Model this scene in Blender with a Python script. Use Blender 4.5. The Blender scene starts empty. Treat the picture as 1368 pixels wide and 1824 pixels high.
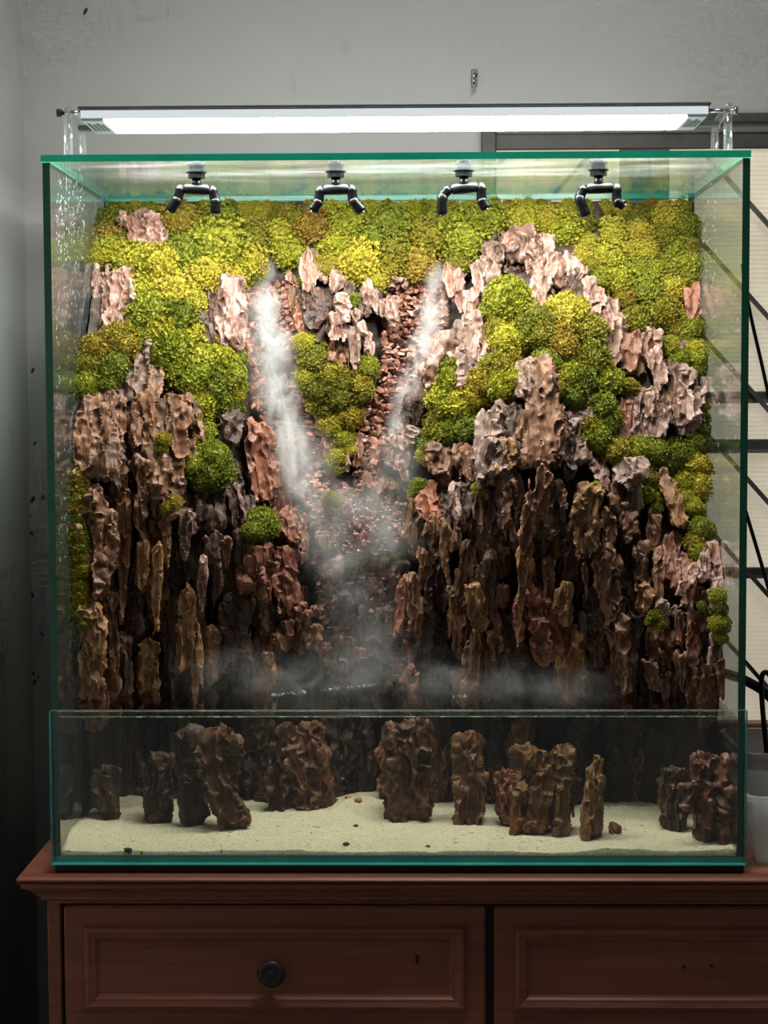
import bpy, math, random
import numpy as np
from mathutils import Vector, Matrix

# ------------------------------------------------------------------ camera, world, light, exposure
SC = bpy.context.scene
COL = SC.collection
IMW, IMH = 1368, 1824
F_PX, PITCH, YAW, ROLL = 3049.06, 0.0625, 0.0178, -0.0040
CAM = np.array([0.0259, -2.4436, 0.6631])
TANK_H, TANK_D, PANE_H = 1.0078, 0.4827, 0.2250


def _cam_axes():
    cy, sy = math.cos(YAW), math.sin(YAW)
    cp, sp = math.cos(PITCH), math.sin(PITCH)
    cr, sr = math.cos(ROLL), math.sin(ROLL)
    xr = np.array([cy, sy, 0.0]); yr = np.array([-sy, cy, 0.0]); zz = np.array([0, 0, 1.0])
    d = cp * yr - sp * zz
    u = sp * yr + cp * zz
    return cr * xr + sr * u, -sr * xr + cr * u, d


AX_R, AX_U, AX_D = _cam_axes()
cam_data = bpy.data.cameras.new('camera')
cam_data.sensor_fit = 'VERTICAL'
cam_data.sensor_height = 36.0
cam_data.lens = 36.0 * F_PX / IMH
cam_data.clip_start = 0.05
cam = bpy.data.objects.new('camera', cam_data)
COL.objects.link(cam)
cam.matrix_world = Matrix(((AX_R[0], AX_U[0], -AX_D[0], CAM[0]),
                           (AX_R[1], AX_U[1], -AX_D[1], CAM[1]),
                           (AX_R[2], AX_U[2], -AX_D[2], CAM[2]), (0, 0, 0, 1)))
SC.camera = cam

world = bpy.data.worlds.new('room_ambient')
SC.world = world
world.use_nodes = True
world.node_tree.nodes['Background'].inputs[0].default_value = (0.99, 1.0, 0.985, 1)
world.node_tree.nodes['Background'].inputs[1].default_value = 0.066

LED_STRENGTH = 70.0
fill_light = bpy.data.lights.new('added_overhead_fill', 'AREA')  # unseen fill light, added overhead to brighten the upper wall
fill_light.shape = 'DISK'
fill_light.size = 0.5
fill_light.energy = 12.5
fill_light.color = (1.0, 0.98, 0.93)
cl = bpy.data.objects.new('added_overhead_fill', fill_light)
cl.location = (0.25, -0.45, 2.15)
cl.rotation_euler = (0, 0, 0)
COL.objects.link(cl)

vs = SC.view_settings
vs.view_transform = 'Standard'
vs.look = 'None'
vs.exposure = 0.0
vs.gamma = 1.0
vs.use_curve_mapping = False
SC.cycles.transparent_max_bounces = 24
SC.cycles.max_bounces = 6
SC.cycles.caustics_reflective = True
SC.cycles.use_adaptive_sampling = True
SC.cycles.adaptive_threshold = 0.07
SC.cycles.adaptive_min_samples = 12
SC.cycles.volume_bounces = 2
SC.cycles.caustics_refractive = False


def P(px, py, y):
    """world point seen at pixel (px, py) on the vertical plane at depth y behind the tank front"""
    d = AX_R * ((px - IMW / 2) / F_PX) - AX_U * ((py - IMH / 2) / F_PX) + AX_D
    t = (y - CAM[1]) / d[1]
    return CAM + d * t


def Pz(px, py, z):
    d = AX_R * ((px - IMW / 2) / F_PX) - AX_U * ((py - IMH / 2) / F_PX) + AX_D
    return CAM + d * ((z - CAM[2]) / d[2])


def mpp(y):
    return (y - CAM[1]) / F_PX


# ------------------------------------------------------------------ materials
def nt_new(name):
    m = bpy.data.materials.new(name)
    m.use_nodes = True
    nt = m.node_tree
    nt.nodes.clear()
    out = nt.nodes.new('ShaderNodeOutputMaterial')
    return m, nt, out


def N(nt, kind, **kw):
    n = nt.nodes.new('ShaderNode' + kind)
    for k, v in kw.items():
        if k.startswith('i_'):
            key = k[2:]
            key = int(key) if key.isdigit() else key.replace('_', ' ')
            n.inputs[key].default_value = v
        else:
            setattr(n, k, v)
    return n


def L(nt, a, b):
    nt.links.new(a, b)


def ramp(nt, fac, stops, interp='LINEAR'):
    r = nt.nodes.new('ShaderNodeValToRGB')
    r.color_ramp.interpolation = interp
    e = r.color_ramp.elements
    while len(e) < len(stops):
        e.new(0.5)
    for i, (p, c) in enumerate(stops):
        e[i].position = p
        e[i].color = (*c, 1) if len(c) == 3 else c
    L(nt, fac, r.inputs[0])
    return r.outputs[0]


def noise(nt, scale, detail=4, rough=0.55, vec=None, dist=0.0):
    n = N(nt, 'TexNoise')
    n.inputs['Scale'].default_value = scale
    n.inputs['Detail'].default_value = detail
    n.inputs['Roughness'].default_value = rough
    n.inputs['Distortion'].default_value = dist
    if vec is not None:
        L(nt, vec, n.inputs['Vector'])
    return n.outputs['Fac']


def mapping(nt, scale=(1, 1, 1), coord='Object', loc=None):
    tc = N(nt, 'TexCoord')
    mp = N(nt, 'Mapping')
    mp.inputs['Scale'].default_value = scale
    L(nt, tc.outputs[coord], mp.inputs['Vector'])
    return mp.outputs['Vector']


def bump(nt, h, strength=0.4, dist=0.002, normal=None):
    b = N(nt, 'Bump')
    b.inputs['Strength'].default_value = strength
    b.inputs['Distance'].default_value = dist
    L(nt, h, b.inputs['Height'])
    return b.outputs['Normal']


def mixc(nt, a, b, fac, mode='MIX'):
    m = N(nt, 'Mix', data_type='RGBA', blend_type=mode)
    for sock, v in ((0, fac), (6, a), (7, b)):
        if hasattr(v, 'is_output') or isinstance(v, bpy.types.NodeSocket):
            L(nt, v, m.inputs[sock])
        elif sock == 0:
            m.inputs[0].default_value = v
        else:
            m.inputs[sock].default_value = (*v, 1)
    return m.outputs[2]


def principled(nt, out, color, rough=0.6, metallic=0.0, normal=None, spec=0.5, **kw):
    b = N(nt, 'BsdfPrincipled')
    if isinstance(color, bpy.types.NodeSocket):
        L(nt, color, b.inputs['Base Color'])
    else:
        b.inputs['Base Color'].default_value = (*color, 1)
    if isinstance(rough, bpy.types.NodeSocket):
        L(nt, rough, b.inputs['Roughness'])
    else:
        b.inputs['Roughness'].default_value = rough
    b.inputs['Metallic'].default_value = metallic
    b.inputs['Specular IOR Level'].default_value = spec
    if normal is not None:
        L(nt, normal, b.inputs['Normal'])
    for k, v in kw.items():
        b.inputs[k.replace('_', ' ')].default_value = v
    L(nt, b.outputs[0], out.inputs[0])
    return b


def simple(name, color, rough=0.6, metallic=0.0, var=0.0, nscale=30, bmp=0.0, spec=0.5):
    m, nt, out = nt_new(name)
    v = mapping(nt)
    n = noise(nt, nscale, 5, 0.6, v)
    c0 = tuple(max(0, c * (1 - var)) for c in color)
    c1 = tuple(min(1, c * (1 + var)) for c in color)
    col = ramp(nt, n, [(0.3, c0), (0.7, c1)])
    nor = bump(nt, n, bmp, 0.001) if bmp else None
    principled(nt, out, col, rough, metallic, nor, spec)
    return m


def fresnel(nt, f0=0.04):
    g = N(nt, 'NewGeometry')
    d = N(nt, 'VectorMath', operation='DOT_PRODUCT')
    L(nt, g.outputs['Incoming'], d.inputs[0])
    L(nt, g.outputs['Normal'], d.inputs[1])
    a = N(nt, 'Math', operation='ABSOLUTE'); L(nt, d.outputs['Value'], a.inputs[0])
    s = N(nt, 'Math', operation='SUBTRACT'); s.inputs[0].default_value = 1.0; L(nt, a.outputs[0], s.inputs[1])
    p = N(nt, 'Math', operation='POWER'); L(nt, s.outputs[0], p.inputs[0]); p.inputs[1].default_value = 5.0
    m = N(nt, 'Math', operation='MULTIPLY_ADD'); L(nt, p.outputs[0], m.inputs[0])
    m.inputs[1].default_value = 1 - f0; m.inputs[2].default_value = f0
    return m.outputs[0]


def glass_mat(name, tint, rough=0.01, haze=0.0, haze_col=(0.8, 0.95, 0.95), bmp=0.0, bscale=60, stretch=(1, 1, 1), f0=0.04, fscale=1.0, hpow=1.0):
    m, nt, out = nt_new(name)
    tr = N(nt, 'BsdfTransparent'); tr.inputs[0].default_value = (*tint, 1)
    gl = N(nt, 'BsdfGlossy'); gl.inputs['Roughness'].default_value = rough
    gl.inputs[0].default_value = (1, 1, 1, 1)
    if bmp:
        v = mapping(nt, stretch)
        nr = bump(nt, noise(nt, bscale, 4, 0.6, v), bmp, 0.002)
        L(nt, nr, gl.inputs['Normal'])
    base = tr.outputs[0]
    if haze:
        tl = N(nt, 'BsdfTranslucent'); tl.inputs[0].default_value = (*haze_col, 1)
        df = N(nt, 'BsdfDiffuse'); df.inputs[0].default_value = (*haze_col, 1)
        mx0 = N(nt, 'MixShader'); mx0.inputs[0].default_value = 0.35
        L(nt, tl.outputs[0], mx0.inputs[1]); L(nt, df.outputs[0], mx0.inputs[2])
        mx = N(nt, 'MixShader')
        hv = mapping(nt, stretch)
        hz = N(nt, 'Math', operation='MULTIPLY'); hz.inputs[1].default_value = haze * 2
        hn = N(nt, 'Math', operation='POWER'); hn.inputs[1].default_value = hpow
        L(nt, noise(nt, bscale * 0.7, 5, 0.65, hv), hn.inputs[0]); L(nt, hn.outputs[0], hz.inputs[0])
        L(nt, hz.outputs[0], mx.inputs[0])
        L(nt, tr.outputs[0], mx.inputs[1]); L(nt, mx0.outputs[0], mx.inputs[2])
        base = mx.outputs[0]
    mix = N(nt, 'MixShader')
    fr = fresnel(nt, f0)
    if fscale != 1.0:
        k = N(nt, 'Math', operation='MULTIPLY'); k.inputs[1].default_value = fscale
        L(nt, fr, k.inputs[0]); fr = k.outputs[0]
    L(nt, fr, mix.inputs[0])
    L(nt, base, mix.inputs[1]); L(nt, gl.outputs[0], mix.inputs[2])
    L(nt, mix.outputs[0], out.inputs[0])
    return m


M = {}
# wall plaster with blotches
m, nt, out = nt_new('plaster'); v = mapping(nt)
n1 = noise(nt, 1.6, 5, 0.6, v); n2 = noise(nt, 60, 3, 0.5, v)
col = ramp(nt, n1, [(0.3, (0.50, 0.50, 0.48)), (0.7, (0.57, 0.57, 0.555))])
sp = ramp(nt, noise(nt, 14, 2, 0.4, mapping(nt, (1, 1, 0.6))), [(0.70, (0, 0, 0)), (0.76, (1, 1, 1))])
spm = N(nt, 'Math', operation='MULTIPLY'); spm.inputs[1].default_value = 0.2; L(nt, sp, spm.inputs[0])
col = mixc(nt, col, (0.36, 0.35, 0.33), spm.outputs[0])
principled(nt, out, col, 0.75, 0, bump(nt, n2, 0.08, 0.001), 0.3)
M['plaster'] = m
M['floor'] = simple('floor_tile', (0.12, 0.10, 0.09), 0.5, 0, 0.2, 8)


def wood(name, c0, c1, rough=0.38):
    m, nt, out = nt_new(name)
    v = mapping(nt, (1.2, 14, 22))
    n1 = noise(nt, 3, 6, 0.62, v, 0.6)
    n2 = noise(nt, 2.2, 4, 0.6, mapping(nt))
    col = ramp(nt, n1, [(0.28, c0), (0.72, c1)])
    col = mixc(nt, col, tuple(x * 0.7 for x in c0), ramp(nt, n2, [(0.5, (0, 0, 0)), (0.85, (0.6, 0.6, 0.6))]))
    principled(nt, out, col, rough, 0, bump(nt, n1, 0.12, 0.0006), 0.4)
    return m


M['wood'] = wood('mahogany', (0.215, 0.068, 0.041), (0.34, 0.122, 0.074), 0.42)
M['wood_dark'] = simple('cabinet_recess', (0.035, 0.014, 0.009), 0.6, 0, 0.2, 20)
M['knob'] = simple('knob_bronze', (0.06, 0.05, 0.045), 0.45, 0.6, 0.3, 200, 0.2)
M['black_rubber'] = simple('black_rubber', (0.008, 0.008, 0.009), 0.6, 0, 0.2, 60)
M['black_plastic'] = simple('black_plastic', (0.004, 0.004, 0.0045), 0.30, 0, 0.1, 60, 0, 0.28)
M['chrome'] = simple('chrome', (0.75, 0.75, 0.76), 0.18, 1.0, 0.05, 30)
M['alu'] = simple('aluminium', (0.72, 0.73, 0.74), 0.38, 0.75, 0.05, 60)
M['alu_dark'] = simple('dark_aluminium', (0.16, 0.16, 0.17), 0.4, 0.7, 0.1, 60)
M['end_grey'] = simple('light_end_plate', (0.45, 0.48, 0.5), 0.45, 0.2, 0.05, 50)
M['slot'] = simple('vent_slot', (0.05, 0.06, 0.07), 0.5, 0, 0.05, 50)
M['win_frame'] = simple('window_frame_grey', (0.10, 0.098, 0.092), 0.5, 0.3, 0.12, 25)
M['win_rail'] = simple('window_rail_light', (0.22, 0.215, 0.20), 0.5, 0.3, 0.1, 25)
M['grille'] = simple('window_grille_bar', (0.12, 0.11, 0.10), 0.55, 0.2, 0.1, 30)
M['chrome_dark'] = simple('old_steel', (0.4, 0.4, 0.4), 0.35, 0.9, 0.2, 90)

# beige textured pane
m, nt, out = nt_new('beige_pane')
w = N(nt, 'TexWave', wave_type='BANDS', bands_direction='Z'); w.inputs['Scale'].default_value = 38; w.inputs['Distortion'].default_value = 1.5
w.inputs['Detail'].default_value = 2
L(nt, mapping(nt), w.inputs['Vector'])
n1 = noise(nt, 9, 4, 0.6, mapping(nt))
col = ramp(nt, n1, [(0.3, (0.54, 0.47, 0.35)), (0.7, (0.68, 0.61, 0.48))])
pb = principled(nt, out, col, 0.55, 0, bump(nt, w.outputs['Fac'], 0.35, 0.003), 0.4)
L(nt, col, pb.inputs['Emission Color']); pb.inputs['Emission Strength'].default_value = 0.68   # frosted panes lit from outside
M['pane'] = m

M['glass'] = glass_mat('tank_glass', (0.955, 0.985, 0.975), 0.012, 0.004, (0.75, 0.9, 0.87))
M['glass_wet'] = glass_mat('wet_tank_glass', (0.93, 0.975, 0.96), 0.05, 0.022, (0.70, 0.9, 0.85), 0.25, 45, (1, 1, 0.35))
M['glass_lid'] = glass_mat('wet_lid_glass', (0.95, 0.985, 0.975), 0.025, 0.30, (0.85, 0.98, 1.0), 0.40, 18, (0.35, 1.6, 1), hpow=4.0)
M['acrylic'] = glass_mat('clear_acrylic', (0.95, 0.96, 0.97), 0.05, 0.07, (0.9, 0.95, 1.0), bscale=0.5, f0=0.10)


def edge_mat(name, color, rough=0.15, trans=0.0):
    m, nt, out = nt_new(name)
    n1 = noise(nt, 14, 3, 0.5, mapping(nt, (1, 1, 1)))
    col = ramp(nt, n1, [(0.3, tuple(c * 0.75 for c in color)), (0.7, color)])
    principled(nt, out, col, rough, 0, None, 0.6)
    return m


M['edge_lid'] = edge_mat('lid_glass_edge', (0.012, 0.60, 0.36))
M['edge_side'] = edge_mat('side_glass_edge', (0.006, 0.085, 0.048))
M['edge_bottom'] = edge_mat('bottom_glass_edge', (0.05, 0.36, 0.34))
M['edge_line'] = edge_mat('bright_glass_rim', (0.10, 0.85, 0.70))  # teal raised to stand in for light carried along the glass edge
M['edge_top'] = glass_mat('pane_top_edge', (0.72, 0.80, 0.74), 0.12, 0.20, (0.85, 0.9, 0.8))

m, nt, out = nt_new('led_lens')
em = N(nt, 'Emission'); em.inputs[0].default_value = (1.0, 0.985, 0.95, 1); em.inputs[1].default_value = LED_STRENGTH
L(nt, em.outputs[0], out.inputs[0])
M['led'] = m
m, nt, out = nt_new('front_scatter_glow')  # emission stands in for LED light scattered on the housing front
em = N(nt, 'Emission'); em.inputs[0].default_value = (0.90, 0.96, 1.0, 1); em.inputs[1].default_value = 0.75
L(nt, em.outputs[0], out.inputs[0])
M['front_glow'] = m


def rock_mat(name, dark, mid, light, pale=0.5, rough=0.6, wet=0.0):
    m, nt, out = nt_new(name)
    oi = N(nt, 'ObjectInfo')
    add = N(nt, 'VectorMath', operation='MULTIPLY_ADD')
    tc = N(nt, 'TexCoord')
    L(nt, tc.outputs['Object'], add.inputs[0])
    add.inputs[1].default_value = (1, 1, 0.45)
    comb = N(nt, 'CombineXYZ')
    rs = N(nt, 'Math', operation='MULTIPLY'); rs.inputs[1].default_value = 13.0
    L(nt, oi.outputs['Random'], rs.inputs[0])
    for i in range(3):
        L(nt, rs.outputs[0], comb.inputs[i])
    L(nt, comb.outputs[0], add.inputs[2])
    v = add.outputs[0]
    n1 = noise(nt, 34, 6, 0.66, v, 0.8)
    n2 = noise(nt, 9, 4, 0.6, v)
    n3 = noise(nt, 120, 4, 0.6, v)
    col = ramp(nt, n1, [(0.33, dark), (0.5, mid), (0.70, light)])
    # weathered orange patches that belong to the stone
    pt = ramp(nt, n2, [(0.55, (0, 0, 0)), (0.7, (1, 1, 1))])
    pm = N(nt, 'Math', operation='MULTIPLY'); pm.inputs[1].default_value = 0.45
    L(nt, pt, pm.inputs[0])
    col = mixc(nt, col, (min(1, mid[0] * 1.45), mid[1] * 1.0, mid[2] * 0.75), pm.outputs[0])
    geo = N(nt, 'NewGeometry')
    ed = ramp(nt, geo.outputs['Pointiness'], [(0.50, (0, 0, 0)), (0.60, (1, 1, 1))])  # paler ridges: weathering plus lamp highlights put into the colour
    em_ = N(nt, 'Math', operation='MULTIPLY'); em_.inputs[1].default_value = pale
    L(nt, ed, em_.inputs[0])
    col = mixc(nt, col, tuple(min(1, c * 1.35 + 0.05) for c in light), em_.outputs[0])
    hs = N(nt, 'HueSaturation')
    vv = N(nt, 'MapRange'); vv.inputs[3].default_value = 0.78; vv.inputs[4].default_value = 1.18
    L(nt, oi.outputs['Random'], vv.inputs[0]); L(nt, vv.outputs[0], hs.inputs['Value'])
    hs.inputs['Saturation'].default_value = 1.18
    L(nt, col, hs.inputs['Color'])
    vo = N(nt, 'TexVoronoi', feature='F1'); vo.inputs['Scale'].default_value = 55
    L(nt, v, vo.inputs['Vector'])
    b1 = N(nt, 'Bump'); b1.inputs['Strength'].default_value = 0.35; b1.inputs['Distance'].default_value = 0.0035
    L(nt, vo.outputs['Distance'], b1.inputs['Height'])
    st = N(nt, 'Mapping'); st.inputs['Scale'].default_value = (1, 1, .16); L(nt, v, st.inputs['Vector'])
    ns = noise(nt, 150, 3, 0.65, st.outputs[0], 0.6)
    b3 = N(nt, 'Bump'); b3.inputs['Strength'].default_value = 0.6; b3.inputs['Distance'].default_value = 0.003
    L(nt, ns, b3.inputs['Height']); L(nt, b1.outputs[0], b3.inputs['Normal']); b1 = b3
    b2 = N(nt, 'Bump'); b2.inputs['Strength'].default_value = 0.7; b2.inputs['Distance'].default_value = 0.0025
    L(nt, n3, b2.inputs['Height']); L(nt, b1.outputs[0], b2.inputs['Normal'])
    rg = N(nt, 'MapRange'); rg.inputs[3].default_value = rough - .08; rg.inputs[4].default_value = rough + .35
    L(nt, n2, rg.inputs[0])
    principled(nt, out, hs.outputs[0], rg.outputs[0], 0, b2.outputs[0], 0.45)
    return m


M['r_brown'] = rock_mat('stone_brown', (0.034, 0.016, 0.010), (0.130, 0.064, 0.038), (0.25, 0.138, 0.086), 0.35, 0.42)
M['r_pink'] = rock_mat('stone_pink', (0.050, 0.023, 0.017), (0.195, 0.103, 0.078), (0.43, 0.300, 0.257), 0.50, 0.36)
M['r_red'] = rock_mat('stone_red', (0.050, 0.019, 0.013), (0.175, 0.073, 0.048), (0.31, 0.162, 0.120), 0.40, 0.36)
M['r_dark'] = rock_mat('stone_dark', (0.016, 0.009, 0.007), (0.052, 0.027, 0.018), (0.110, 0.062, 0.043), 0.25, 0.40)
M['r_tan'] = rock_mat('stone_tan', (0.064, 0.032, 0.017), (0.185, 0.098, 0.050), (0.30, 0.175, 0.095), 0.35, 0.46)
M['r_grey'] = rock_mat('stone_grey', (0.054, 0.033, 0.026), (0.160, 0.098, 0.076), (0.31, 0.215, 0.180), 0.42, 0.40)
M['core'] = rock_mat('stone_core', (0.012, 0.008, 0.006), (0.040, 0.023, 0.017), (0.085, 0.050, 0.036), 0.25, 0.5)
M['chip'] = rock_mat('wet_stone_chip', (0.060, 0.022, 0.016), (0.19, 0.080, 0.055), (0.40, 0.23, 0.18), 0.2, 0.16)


def moss_mat(name, stops):
    m, nt, out = nt_new(name)
    oi = N(nt, 'ObjectInfo')
    at = N(nt, 'Attribute', attribute_name='tint')
    mx = N(nt, 'Math', operation='MULTIPLY_ADD')
    L(nt, oi.outputs['Random'], mx.inputs[0]); mx.inputs[1].default_value = 0.62
    k = N(nt, 'Math', operation='MULTIPLY'); k.inputs[1].default_value = 0.38
    L(nt, at.outputs['Fac'], k.inputs[0]); L(nt, k.outputs[0], mx.inputs[2])
    col = ramp(nt, mx.outputs[0], stops)
    df = N(nt, 'BsdfPrincipled'); L(nt, col, df.inputs['Base Color']); df.inputs['Roughness'].default_value = 0.5
    df.inputs['Specular IOR Level'].default_value = 0.25
    tl = N(nt, 'BsdfTranslucent')
    L(nt, mixc(nt, col, (0.9, 1.0, 0.3), 1.0, 'MULTIPLY'), tl.inputs[0])
    ms = N(nt, 'MixShader'); ms.inputs[0].default_value = 0.16
    L(nt, df.outputs[0], ms.inputs[1]); L(nt, tl.outputs[0], ms.inputs[2])
    L(nt, ms.outputs[0], out.inputs[0])
    return m


M['moss'] = moss_mat('moss_leaf', [(0.05, (0.19, 0.20, 0.022)), (0.3, (0.30, 0.295, 0.030)), (0.55, (0.42, 0.37, 0.040)),
                                   (0.8, (0.49, 0.40, 0.050)), (0.97, (0.38, 0.24, 0.050))])
M['moss_olive'] = moss_mat('moss_leaf_olive', [(0.05, (0.13, 0.135, 0.018)), (0.4, (0.25, 0.22, 0.026)), (0.7, (0.35, 0.26, 0.034)),
                                               (0.95, (0.26, 0.13, 0.03))])
M['moss_green'] = moss_mat('moss_leaf_green', [(0.05, (0.12, 0.135, 0.020)), (0.5, (0.235, 0.25, 0.030)), (0.95, (0.35, 0.335, 0.036))])

# sand
m, nt, out = nt_new('sand'); v = mapping(nt)
n1 = noise(nt, 260, 4, 0.75, v); n2 = noise(nt, 22, 5, 0.65, v)
col = ramp(nt, n1, [(0.30, (0.46, 0.38, 0.24)), (0.45, (0.70, 0.62, 0.44)), (0.62, (0.86, 0.79, 0.62))])
sp = ramp(nt, noise(nt, 95, 3, 0.6, mapping(nt, (1, 1.4, 1))), [(0.64, (0, 0, 0)), (0.69, (1, 1, 1))])
col = mixc(nt, col, (0.22, 0.14, 0.06), sp)
col = mixc(nt, col, (0.68, 0.60, 0.42), ramp(nt, n2, [(0.42, (0, 0, 0)), (0.7, (0.7, 0.7, 0.7))]))
principled(nt, out, col, 0.9, 0, bump(nt, n1, 0.9, 0.004), 0.2)
M['sand'] = m
M['residue'] = simple('waterline_residue', (0.50, 0.42, 0.28), 0.6, 0, 0.2, 80)
M['twig'] = simple('orange_fragment', (0.42, 0.16, 0.06), 0.5, 0, 0.3, 90)
M['pellet'] = simple('dark_pellet', (0.05, 0.035, 0.015), 0.6, 0, 0.3, 90)

# water surface
m, nt, out = nt_new('water')
tr = N(nt, 'BsdfTransparent'); tr.inputs[0].default_value = (0.86, 0.84, 0.80, 1)
gl = N(nt, 'BsdfGlossy'); gl.inputs['Roughness'].default_value = 0.03
v = mapping(nt, (1, 0.6, 1))
L(nt, bump(nt, noise(nt, 34, 3, 0.5, v), 0.22, 0.003), gl.inputs['Normal'])
mix = N(nt, 'MixShader'); L(nt, fresnel(nt, 0.03), mix.inputs[0])
L(nt, tr.outputs[0], mix.inputs[1]); L(nt, gl.outputs[0], mix.inputs[2]); L(nt, mix.outputs[0], out.inputs[0])
M['water'] = m
M['plastic_clear'] = glass_mat('milky_plastic', (0.86, 0.86, 0.86), 0.2, 0.48, (0.95, 0.94, 0.93), bscale=0.5, f0=0.05)
M['plastic_lid'] = glass_mat('lavender_plastic', (0.6, 0.6, 0.62), 0.25, 0.5, (0.82, 0.79, 0.82), bscale=0.5, f0=0.05)


# ------------------------------------------------------------------ mesh helpers
def tag(o, label=None, cat=None, group=None, kind=None):
    if label: o['label'] = label
    if cat: o['category'] = cat
    if group: o['group'] = group
    if kind: o['kind'] = kind
    return o


def empty(name, loc=(0, 0, 0)):
    o = bpy.data.objects.new(name, None)
    o.location = loc
    o.empty_display_size = 0.02
    COL.objects.link(o)
    return o


def link_mesh(name, me, parent=None, loc=None, rot=None, scale=None):
    o = bpy.data.objects.new(name, me)
    COL.objects.link(o)
    if parent is not None:
        o.parent = parent
    if loc is not None:
        l = Vector(loc)
        if parent is not None:
            l = l - parent.location
        o.location = l
    elif parent is not None:
        o.location = -parent.location
    if rot is not None:
        o.rotation_mode = 'QUATERNION'
        o.rotation_quaternion = rot
    if scale is not None:
        o.scale = scale
    return o


def fix_chain(o):
    """sub-part of a part whose own location already undoes the root offset"""
    o.location = (0, 0, 0)
    return o


class MB:
    def __init__(self):
        self.v = []; self.f = []; self.mi = []

    def add(self, vs, fs, mi=0):
        b = len(self.v)
        self.v += [tuple(map(float, p)) for p in vs]
        self.f += [tuple(b + i for i in f) for f in fs]
        self.mi += ([mi] * len(fs) if isinstance(mi, int) else list(mi))
        return self

    def box(self, x0, x1, y0, y1, z0, z1, mi=0, bev=0.0):
        if bev > 0:
            return self.bevbox(x0, x1, y0, y1, z0, z1, bev, mi)
        vs = [(x, y, z) for z in (z0, z1) for y in (y0, y1) for x in (x0, x1)]
        # order of faces: bottom, top, front(-y), back(+y), left, right
        fs = [(0, 2, 3, 1), (4, 5, 7, 6), (0, 1, 5, 4), (2, 6, 7, 3), (0, 4, 6, 2), (1, 3, 7, 5)]
        return self.add(vs, fs, mi)

    def bevbox(self, x0, x1, y0, y1, z0, z1, b, mi=0):
        b = min(b, (x1 - x0) * .49, (y1 - y0) * .49, (z1 - z0) * .49)
        c = np.array([(x0 + x1) / 2, (y0 + y1) / 2, (z0 + z1) / 2]); h = np.array([x1 - x0, y1 - y0, z1 - z0]) / 2
        vs = []; idx = {}
        for sx in (-1, 1):
            for sy in (-1, 1):
                for sz in (-1, 1):
                    s = np.array([sx, sy, sz])
                    for a in range(3):
                        p = c + s * (h - b); p[a] = c[a] + s[a] * h[a]
                        idx[(sx, sy, sz, a)] = len(vs); vs.append(p)
        fs = []
        for a in range(3):
            o1, o2 = [i for i in range(3) if i != a]
            for s in (-1, 1):
                q = []
                for (u, w) in ((-1, -1), (1, -1), (1, 1), (-1, 1)):
                    k = [0, 0, 0]; k[a] = s; k[o1] = u; k[o2] = w
                    q.append(idx[(*k, a)])
                fs.append(tuple(q))
        for a in range(3):
            o1, o2 = [i for i in range(3) if i != a]
            for u in (-1, 1):
                for w in (-1, 1):
                    k0 = [0, 0, 0]; k0[o1] = u; k0[o2] = w
                    ka = list(k0); ka[a] = -1; kb = list(k0); kb[a] = 1
                    fs.append((idx[(*ka, o1)], idx[(*kb, o1)], idx[(*kb, o2)], idx[(*ka, o2)]))
        for sx in (-1, 1):
            for sy in (-1, 1):
                for sz in (-1, 1):
                    fs.append(tuple(idx[(sx, sy, sz, a)] for a in range(3)))
        return self.add(vs, fs, mi)

    def tube(self, pts, r, n=10, mi=0, cap=True):
        pts = [np.array(p, float) for p in pts]
        rs = r if hasattr(r, '__len__') else [r] * len(pts)
        up = None; vs = []; fs = []
        for i, p in enumerate(pts):
            t = pts[min(i + 1, len(pts) - 1)] - pts[max(i - 1, 0)]
            t = t / (np.linalg.norm(t) + 1e-12)
            if up is None:
                a = np.array([0, 0, 1.0]) if abs(t[2]) < .9 else np.array([1.0, 0, 0])
            else:
                a = up
            u = a - t * a.dot(t); u /= np.linalg.norm(u) + 1e-12; up = u
            w = np.cross(t, u)
            for k in range(n):
                an = 2 * math.pi * k / n
                vs.append(p + rs[i] * (math.cos(an) * u + math.sin(an) * w))
        for i in range(len(pts) - 1):
            for k in range(n):
                k2 = (k + 1) % n
                fs.append((i * n + k, i * n + k2, (i + 1) * n + k2, (i + 1) * n + k))
        if cap:
            fs.append(tuple(range(n - 1, -1, -1)))
            fs.append(tuple((len(pts) - 1) * n + k for k in range(n)))
        return self.add(vs, fs, mi)

    def lathe(self, prof, c, axis='y', n=20, mi=0):
        vs = []; fs = []
        for (r, h) in prof:
            for k in range(n):
                an = 2 * math.pi * k / n
                a, b = r * math.cos(an), r * math.sin(an)
                p = {'y': (a, h, b), 'z': (a, b, h), 'x': (h, a, b)}[axis]
                vs.append((c[0] + p[0], c[1] + p[1], c[2] + p[2]))
        m_ = len(prof)
        for i in range(m_ - 1):
            for k in range(n):
                k2 = (k + 1) % n
                fs.append((i * n + k, i * n + k2, (i + 1) * n + k2, (i + 1) * n + k))
        fs.append(tuple(range(n - 1, -1, -1)))
        fs.append(tuple((m_ - 1) * n + k for k in range(n)))
        return self.add(vs, fs, mi)

    def mesh(self, name, mats, smooth=False):
        me = bpy.data.meshes.new(name)
        me.from_pydata(self.v, [], self.f)
        for mt in (mats if isinstance(mats, (list, tuple)) else [mats]):
            me.materials.append(mt)
        if len(me.materials) > 1:
            me.polygons.foreach_set('material_index', self.mi)
        import bmesh
        bm = bmesh.new(); bm.from_mesh(me); bmesh.ops.recalc_face_normals(bm, faces=bm.faces[:]); bm.to_mesh(me); bm.free()
        if smooth:
            me.polygons.foreach_set('use_smooth', [True] * len(me.polygons))
        me.update()
        return me

    def build(self, name, mats, parent=None, smooth=False):
        return link_mesh(name, self.mesh(name, mats, smooth), parent)


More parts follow.
